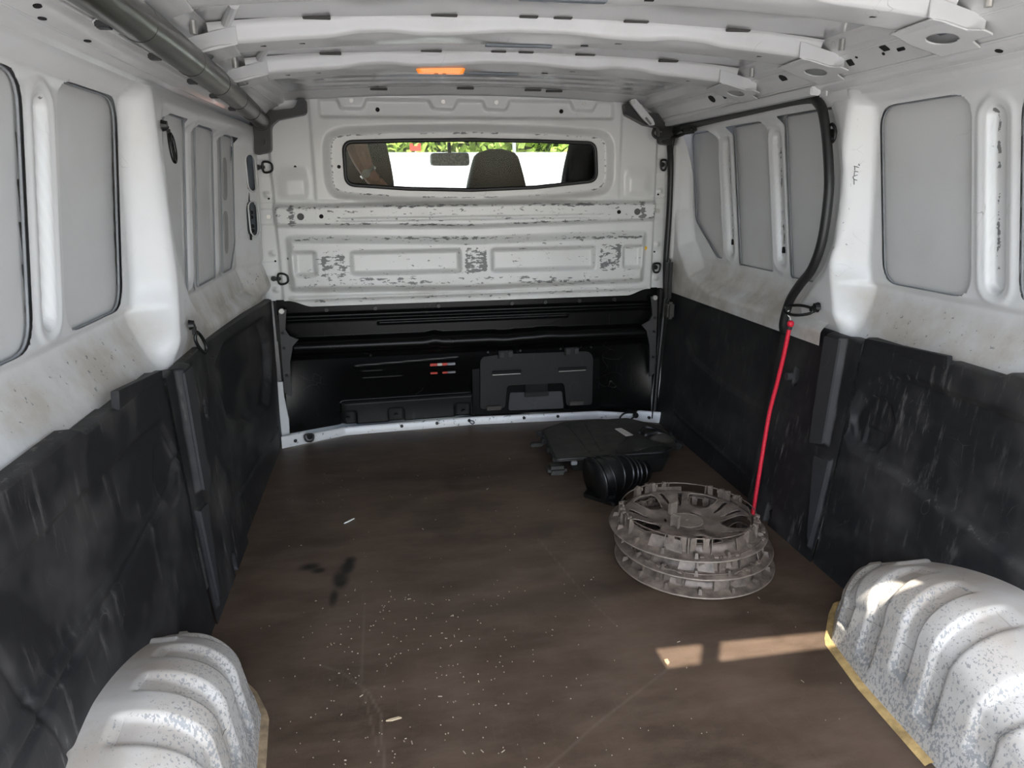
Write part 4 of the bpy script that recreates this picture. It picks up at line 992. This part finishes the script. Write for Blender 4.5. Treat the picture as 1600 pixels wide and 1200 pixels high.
    for k in (0, 1):
        a = 1.4+k*1.75; bm = bmesh.new(); addbox(bm, (.053,0,.028), (.004,.024,.040)); addbox(bm, (.057,.011,.026), (.010,.003,.036)); addbox(bm, (.057,-.011,.026), (.010,.003,.036))
        o = bmo('hub_tab', bm, HUBE, root); o.rotation_euler = (0,0,a)
    return root
w0 = wheel_trim()
specs = [((.448,-1.185,.004), 1.35, (.0,.0), 'lowest of the three dusty grey wheel trims stacked face down on the floor'),
         ((.452,-1.165,.042), 2.15, (.012,-.006), 'middle one of the three dusty grey wheel trims stacked face down'),
         ((.440,-1.150,.083), .55, (-.004,.02), 'topmost of the three dusty grey wheel trims, spokes and clips facing up')]
for i, (loc, rz, tl, lab) in enumerate(specs):
    o = w0 if i == 0 else copy_tree(w0)
    o.location = loc; o.rotation_euler = (tl[0], tl[1], rz); tag(o, lab, 'wheel trim', 'stacked wheel trims')

# ================================================================== PLASTIC HOUSING ON THE FLOOR
hs_o = empty('plastic_housing', (.44,-.40,0), 'flat dusty black plastic housing with a white sticker, lying by the bulkhead', 'housing')
def hl(poly): return [(x-.44, y+.40) for x, y in poly]
lid = roundpoly(hl([(.205,-.56),(.225,-.25),(.33,-.175),(.60,-.175),(.70,-.30),(.69,-.50),(.60,-.565)]), .02, 5)
def lid_z(x, y): return .072+.004*sin(x*9)+.008*(x > .0)*math.exp(-((y+.06)/.05)**2)
body = roundpoly(hl([(.26,-.53),(.27,-.27),(.36,-.20),(.58,-.20),(.64,-.32),(.62,-.60),(.52,-.62),(.40,-.55)]), .02, 4)
prism('lower_shell', body, lambda x, y: (x*.9, y*.9, .001), lambda x, y: (x, y, .062), PLAST, hs_o, bevel=.004)
prism('top_plate', lid, lambda x, y: (x, y, .058), lambda x, y: (x*.985, y*.985, .070), PLAST2, hs_o, bevel=.003)
tube('plate_rim', [(x, y, .066) for x, y in lid], .0050, PLAST, hs_o, 8, closed=True)
# creased foil over the right front of the plate
Xc, Yc_ = np.meshgrid(np.linspace(.00,.235,40), np.linspace(-.158,-.005,40), indexing='ij')
dq = Xc*.9+Yc_
Zc_ = .0735+.010*np.abs(np.sin(Xc*22+Yc_*9))*S((Xc-.03)/.05)+.006*np.sin(Yc_*40+Xc*12)*S((Xc-.05)/.1)
Zc_ = np.where(Yc_ > .16-.9*(.235-Xc), .069, Zc_)
kf = centers(Yc_) < (.085-.9*(.235-centers(Xc))+.02)
grid('creased_foil', Xc, Yc_, np.maximum(Zc_, .0715), plain('black_foil', (.03,.028,.024), .3), hs_o, keep=kf)
box('fold_ridge', (-.04,.03,.0715), (.012,.30,.003), PLAST2, hs_o, bevel=.001, rot=Matrix.Rotation(-.08,3,'Z')); box('fold_ridge', (-.10,.03,.0715), (.008,.30,.003), PLAST2, hs_o, bevel=.001)
stq = [(.507,-.300),(.534,-.296),(.556,-.385),(.522,-.388)]
prism('sticker', hl(stq), lambda x, y: (x, y, .071), lambda x, y: (x, y, .0725), PAPER, hs_o)
for i in range(5): 
    k = (i+.8)/6.0; x = .5105+.014*k; y = -.302-.080*k
    box('sticker_line', (x+.011-.44, y+.40, .0727), (.018,.0022,.0006), MID_GREY, hs_o, bevel=0)
for i in range(7):
    y = -.53+.045*i; box('edge_clip', (.212+.006*(i % 2)-.44, y+.40, .058), (.022,.014,.022), PLAST, hs_o, bevel=.003)
for x in (.27,.34,.40): box('front_clip', (x-.44,-.168,.052), (.022,.010,.014), MID_GREY if x < .35 else PLAST, hs_o, bevel=.002)
box('corner_foot', (.215-.44,-.13,.018), (.07,.06,.034), PLAST2, hs_o, bevel=.012); box('side_lug', (.19-.44,.10,.03), (.05,.03,.014), PLAST2, hs_o, bevel=.004)
tube('hose', [(.14,-.03,.085),(.20,-.02,.088),(.24,-.06,.075),(.262,-.10,.06),(.27,-.06,.05)], .008, PLAST, hs_o, 8, smooth_pts=4)
tube('hose', [(.135,.01,.080),(.165,.05,.088),(.20,.04,.086),(.23,.0,.076)], .007, RUBBER, hs_o, 8, smooth_pts=4)
for i in range(4): box('broken_clip', (.235+.008*i,-.13+.045*i,.070), (.022,.014,.024), PLAST, hs_o, rot=Matrix.Rotation(.5*i,3,'Z'), bevel=.003)

# ================================================================== BLACK AIR DUCT PIECE
dq = empty('air_duct', (.37,-.72,0), 'glossy black ribbed air duct elbow on a flange, between housing and wheel trims', 'duct')
GLB = plain('glossy_black', (.006,.006,.006), .34)
prism('flange', roundpoly([(-.115,-.02),(-.035,-.115),(.02,-.07),(-.06,.05)], .01, 4), lambda x, y: (x, y, .0), lambda x, y: (x, y, .012), GLB, dq, bevel=.003)
ppts = [Vector((-.078,-.040,.066)), Vector((-.038,-.030,.074)), Vector((.01,-.012,.070)), Vector((.06,.02,.056)), Vector((.12,.055,.042))]
tube('elbow', ppts, [.064,.066,.062,.052,.040], GLB, dq, 24, smooth_pts=6, caps=False)
for k, (a, r) in enumerate(((.9,.071),(1.5,.069),(2.0,.066),(2.5,.062),(3.0,.057),(3.5,.050))):
    i = min(int(a), 3); p_ = ppts[i].lerp(ppts[i+1], a-i); d_ = (ppts[i+1]-ppts[i]).normalized()*.0025
    tube('duct_rib', [p_-d_, p_+d_], r, GLB, dq, 24)
box('foot_web', (-.045,-.06,.02), (.05,.05,.03), GLB, dq, bevel=.008)
tube('duct_mouth', [ppts[0]-Vector((.004,.001,.001)), ppts[0]+Vector((.004,.001,0))], .080, GLB, dq, 28)

# ================================================================== CRUMBS AND CHIPS
bm = bmesh.new()
for i in range(520):
    u = rng.rand()
    if i < 330: x, y = rng.uniform(-.64,-.25)+rng.rand()**2*.5, rng.uniform(-2.0,-1.2)
    else: x, y = rng.uniform(-.72,.68), rng.uniform(-2.1,-.2)
    L = rng.choice([.0007,.001,.0013,.002,.004], p=[.4,.3,.2,.07,.03]); wq = rng.uniform(.0004,.0008)
    addbox(bm, (x, y, .0012), (L*2, wq*2, .0012), rot=Matrix.Rotation(rng.uniform(0, pi), 3, 'Z')) if not (.15 < x < .75 and y > -1.4) else None
cr_ = bmo('crumbs', bm, plain('pale_crumbs', (.42,.36,.27), .8), None); tag(cr_, 'pale crumbs and splinters scattered over the brown floor', 'debris', kind='stuff')
def chip(name, x, y, L, W_, a, m, lab):
    o = prism(name, roundpoly([(-L/2,-W_*.1),(-L*.1,-W_/2),(L/2,-W_*.15),(L*.3,W_/2),(-L*.2,W_*.3)], .001, 2), lambda u, v: (u, v, .0006), lambda u, v: (u, v, .0030), m, None); o.location = (x, y, 0); o.rotation_euler = (0,0,a); tag(o, lab, 'debris')
chip('paper_scrap', -.505,-.777,.048,.006,.75, plain('bright_paper', (.85,.84,.80), .6), 'thin bright white scrap on the floor left of the middle')
chip('wood_chip', -.382,-1.665,.034,.007,.1, plain('pale_wood', (.50,.40,.26), .8), 'pale pointed wood splinter near the bottom edge of the floor')
chip('wood_chip', .205,-1.60,.020,.012,1.2, plain('tan_wood', (.38,.24,.14), .8), 'tan flake on the floor just left of the sun patch')
for x in ():
    pass

def at_x(px, py, X):
    v = CF+CR*((px-800)/FPX)-CU*((py-600)/FPX); return CAM+v*((X-CAM.x)/v.x)
scribble()
# ================================================================== CAB SEEN THROUGH THE WINDOW
def at(px, py, Y):
    v = CF+CR*((px-800)/FPX)-CU*((py-600)/FPX); return CAM+v*((Y-CAM.y)/v.y)
cab = empty('trim_5', (0,0,0), kind='structure')
box('cab_roof', (0,.85,1.40), (1.74,1.6,.05), CABM, cab); box('cab_floor', (0,.80,-.12), (1.74,1.5,.06), CABM, cab)
box('cab_side', (.83,.62,.60), (.05,1.15,1.50), CABM, cab); box('cab_side', (-.855,.20,.60), (.05,.30,1.50), CABM, cab)
box('dashboard', (0,1.35,.62), (1.6,.35,.40), PLAST, cab, bevel=.03)
tube('pillar_line', [at(905,262,.5), at(932,285,.45)], .004, FABRICG, cab)
box('bulkhead_back', (-.70,.10,.9), (.2,.02,1.0), CABM, cab); box('bulkhead_back', (.74,.10,.9), (.16,.02,1.0), CABM, cab); box('bulkhead_back', (0,.12,.45), (1.6,.02,.80), CABM, cab)
ws = prism('window_2', rect(-.80,.80,.80,1.36,.06), lambda x, z: (x, 1.75-.55*(z-.8), z), lambda x, z: (x, 1.755-.55*(z-.8), z), glass('windscreen_glass', (.93,.95,.94)), None); tag(ws, kind='structure')
def seat(name, px0, px1, pyt, Y, m, lab, wtop=.7, grp=None):
    c0, c1 = at(px0, 270, Y), at(px1, 270, Y); zt = at((px0+px1)/2, pyt, Y).z; cx_ = (c0.x+c1.x)/2; W_ = c1.x-c0.x
    r = empty(name, (cx_, Y, 0), lab, 'seat', grp)
    def slab(nm, z0, z1, w0, w1, dep, m_, yo=0, n=14):
        t_ = np.linspace(0, 1, 18); a_ = np.linspace(0, 2*pi, 40, endpoint=True)
        T_, A_ = np.meshgrid(t_, a_, indexing='ij')
        hw = (w0+(w1-w0)*T_**1.6)/2; cap = np.sqrt(np.clip(1-((T_-.86)/.14).clip(0,1)**2, 0, 1)); hw = hw*(.35+.65*cap)
        ex = lambda c: np.sign(c)*np.abs(c)**.55
        grid(nm, hw*ex(np.cos(A_)), yo+dep/2*ex(np.sin(A_))*(.4+.6*cap), z0+(z1-z0)*T_, m_, r)
    slab('headrest', zt-.27, zt, W_*1.06, W_*wtop, .12, m); slab('seat_back', .15, zt-.25, .36, .34, .14, m, .02)
    box('seat_base', (0,.28,.03), (.36,.50,.22), m, r, bevel=.04)
    return r
s1 = seat('cab_seat', 726, 823, 233, .42, FABRIC, 'dark vinyl seat with two headrest post holes in the middle of the window', .62)
for x in (-.017,.017): cyl('post_hole', (x,-.075,at(775,250,.42).z), (x,-.056,at(775,250,.42).z), .006, DARKHOLE, s1, 10)
s2 = seat('cab_seat', 508, 612, 205, .80, FABRICG, 'grey fabric driver seat beside the bare arm at the left of the window', .8)
s3 = seat('cab_seat', 880, 985, 205, .42, FABRICG, 'speckled grey fabric seat at the right end of the window', .7)
m0 = at(703, 249, 1.15)
mir = empty('rear_view_mirror', m0, 'speckled grey rear-view mirror hanging behind the windscreen', 'mirror')
prism('mirror_shell', roundpoly([(-.108,-.034),(.108,-.034),(.104,.036),(-.106,.034)], .018, 5), lambda x, z: (x, 0, z), lambda x, z: (x*.94, -.02, z*.9), plain('mirror_grey', (.75,.75,.66), .4, vary=.35, scale=120), mir, bevel=.004)
cyl('mirror_stem', (0,.01,.03), (0,.03,.085), .010, PLAST, mir)
# figure added to stand in for an arm mirrored in the window: one skinned body
def reflection_figure():
    root = empty('reflection_figure', (-1.02,.52,-.60), 'white-shirted figure, its bare arm and watch added for a reflection in the window', 'reflection_figure')
    O = Vector((-1.02,.52,-.60))
    sh_ = at(548, 196, .30); el = at(563, 246, .28); wr = at(577, 273, .27); hd_ = at(590, 289, .27)
    J = [(-1.02,.52,.30),(-1.00,.50,.58),(-.96,.48,.86),(-.93,.46,.98),(-.91,.45,1.06),(-.88,.44,1.20), # 0 pelvis..head
         (-.82,.40,.90),(sh_.x-.10,.36,sh_.z+.02),tuple(sh_),tuple(el),tuple(wr),tuple(hd_),
         (-1.18,.55,.88),(-1.26,.50,.62),(-1.24,.38,.42),(-1.22,.34,.34),
         (-.95,.50,.26),(-.94,.47,-.13),(-.95,.53,-.52),(-.94,.42,-.58),
         (-1.12,.54,.26),(-1.13,.50,-.13),(-1.13,.56,-.52),(-1.12,.45,-.58)]
    J = [Vector(j)-O for j in J]
    # the bare arm and hand
    arm_ids = (8,9,10,11)
    def skin(name, verts, edges, radii, m, sub=2):
        me = bpy.data.meshes.new(name); me.from_pydata([tuple(v) for v in verts], edges, []); me.update()
        o = bpy.data.objects.new(name, me); COL.objects.link(o); o.parent = root; me.materials.append(m)
        o.modifiers.new('skin', 'SKIN'); sv = me.skin_vertices[0].data
        for i, r_ in enumerate(radii): sv[i].radius = (r_, r_)
        sv[0].use_root = True
        ss = o.modifiers.new('sub', 'SUBSURF'); ss.levels = sub; ss.render_levels = sub
        return o
    SK = plain('skin', (.58,.29,.20), .5, vary=.12, scale=40); SHIRT = plain('white_shirt', (.55,.58,.66), .8, vary=.06); TR = plain('dark_trousers', (.03,.03,.04), .8)
    rad = [.15,.15,.16,.10,.055,.095, .10,.075,.050,.044,.030,.034, .07,.048,.036,.036, .09,.065,.045,.04, .09,.065,.045,.04]
    E_ = [(0,1),(1,2),(2,3),(3,4),(4,5),(3,6),(6,7),(7,8),(8,9),(9,10),(10,11),(3,12),(12,13),(13,14),(14,15),(0,16),(16,17),(17,18),(18,19),(0,20),(20,21),(21,22),(22,23)]
    skin('body', J, E_, rad, SK)
    skin('shirt', [J[i] for i in (0,1,2,3,6,7,12,13)], [(0,1),(1,2),(2,3),(3,4),(4,5),(3,6),(6,7)], [.165,.168,.178,.125,.12,.092,.09,.07], SHIRT)
    skin('trousers', [J[i] for i in (0,16,17,18,20,21,22)], [(0,1),(1,2),(2,3),(0,4),(4,5),(5,6)], [.16,.105,.08,.06,.105,.08,.06], TR)
    # fingers
    ax = (J[11]-J[10]).normalized(); sd = ax.cross(Vector((0,1,0))).normalized(); dn = sd.cross(ax)
    for k, (o_, L) in enumerate(((-.026,.060),(-.010,.070),(.008,.066),(.024,.052))):
        b_ = J[11]+sd*o_+ax*.005
        skin('finger', [b_-ax*.02, b_+ax*L*.35, b_+ax*L*.7+dn*.012, b_+ax*L+dn*.030], [(0,1),(1,2),(2,3)], [.010,.0095,.0085,.007], SK)
    b_ = J[11]-sd*.022-ax*.012; skin('thumb', [b_, b_-sd*.022+ax*.018, b_-sd*.030+ax*.045], [(0,1),(1,2)], [.012,.010,.008], SK)
    wc = J[10].lerp(J[9], .14); q = ax
    tube('watch_strap', [wc-q*.008, wc+q*.008], .037, ZINC, root, 20); cyl('watch_face', wc-Vector((0,.032,0))-sd*.01, wc-Vector((0,.042,0))-sd*.01, .017, PAPER, root, 20)
    hairm = plain('dark_hair', (.02,.014,.01), .6)
    bm = bmesh.new(); bmesh.ops.create_uvsphere(bm, u_segments=18, v_segments=12, radius=.115)
    for v in bm.verts: v.co = Vector((v.co.x, v.co.y*1.05, v.co.z*1.1))+J[5]+Vector((0,.02,.05))
    bmo('hair', bm, hairm, root, smooth=True)
    return root
reflection_figure()

# ================================================================== OUTSIDE
gnd = empty('ground', (0,0,-.60), kind='structure')
Xg, Yg = np.meshgrid(np.linspace(-30,30,20), np.linspace(-30,30,20), indexing='ij'); gg = grid('paving', Xg, Yg, 0*Xg, CONC, gnd)
zt = at(700, 238, 9).z
bw_ = box('boundary_wall', (0,9.15,(zt-.6)/2), (26,.3,zt+.6), WALLM, None, bevel=.01); tag(bw_, 'sunlit white boundary wall seen through windscreen below the hedge', 'wall')
LEAFM = plain('hedge_leaf', (.45,.58,.12), .6, vary=.45, scale=3)
nl = 26000
cxh = rng.uniform(-5,8,nl); cyh = rng.uniform(9.5,10.6,nl); czh = rng.uniform(zt-.5,zt+1.3,nl)+.15*np.sin(cxh*3)
P0 = np.stack([cxh,cyh,czh], 1); a = rng.randn(nl,3)*.045; b_ = rng.randn(nl,3)*.045
V = np.stack([P0-a, P0+b_, P0+a, P0-b_], 1).reshape(-1,3)
hedge = link('hedge', mesh_np('hedge', V, np.arange(nl*4).reshape(-1,4)), LEAFM, None, False); tag(hedge, 'yellow-green hedge above the white wall beyond the windscreen', 'hedge', kind='stuff')
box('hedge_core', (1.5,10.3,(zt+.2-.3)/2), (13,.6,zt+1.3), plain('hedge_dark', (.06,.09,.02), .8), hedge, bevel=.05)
rs = at(649, 230, 8.9)
rsn = empty('red_sign', rs, 'small red notch-topped board in front of the hedge, left of the mirror', 'sign')
prism('board', [(-.085,-.055),(.085,-.055),(.085,.055),(.04,.055),(.03,.02),(-.03,.02),(-.04,.055),(-.085,.055)], lambda x, z: (x, 0, z), lambda x, z: (x, .03, z), REDP, rsn)
box('post', (0,.02,(-.6-rs.z)/2), (.02,.02,rs.z+.6), WALLM, rsn)
ps = at(795, 225, 9.4); pst = cyl('lamp_post', (ps.x,8.9,-.6), (ps.x,8.9,3.2), .03, CONC, None, 12); tag(pst, 'thin pale post standing before the hedge behind the middle seat', 'post')

# raised tailgate behind the viewpoint, with an open hinge gap on the right that lets the sun strip in
tg = empty('tailgate', (0,-2.43,1.372), 'raised white tailgate behind the load opening', 'tailgate')
an = radians(12)
rt = Matrix.Rotation(-an, 3, 'X')
box('tailgate_panel', (0,-.62,.13), (1.96,1.22,.05), WHITE, tg, rot=rt, bevel=.01)
box('sun_gap_filler', (-.40,.03,.005), (1.20,.10,.02), WHITE, tg, bevel=.002)  # unseen filler, added to keep the sun off the floor left of the strip
box('hinge', (.318,.03,.0), (.034,.16,.03), BLKMET, tg, rot=Matrix.Rotation(-.5, 3, 'Z'), bevel=.003)
box('side_frame', (-.84,.02,-.05), (.10,.20,.12), WHITE, tg, bevel=.01); box('side_frame', (.86,.02,-.05), (.08,.20,.12), WHITE, tg, bevel=.01)
# outer body skins so that daylight only enters through the openings
ob = empty('trim_6', (0,0,0), kind='structure')
for sgn in (-1, 1):
    box('body_side', (sgn*.985,(-1.09 if sgn < 0 else -.52),.45), (.03,(2.9 if sgn < 0 else 4.04),1.95), WHITE, ob, bevel=0)
    box('body_top', (sgn*.86,-1.20,1.385), (.28,2.35,.02), WHITE, ob, bevel=0)
box('body_floor', (0,-1.2,-.10), (1.95,2.6,.04), WHITE, ob, bevel=0)
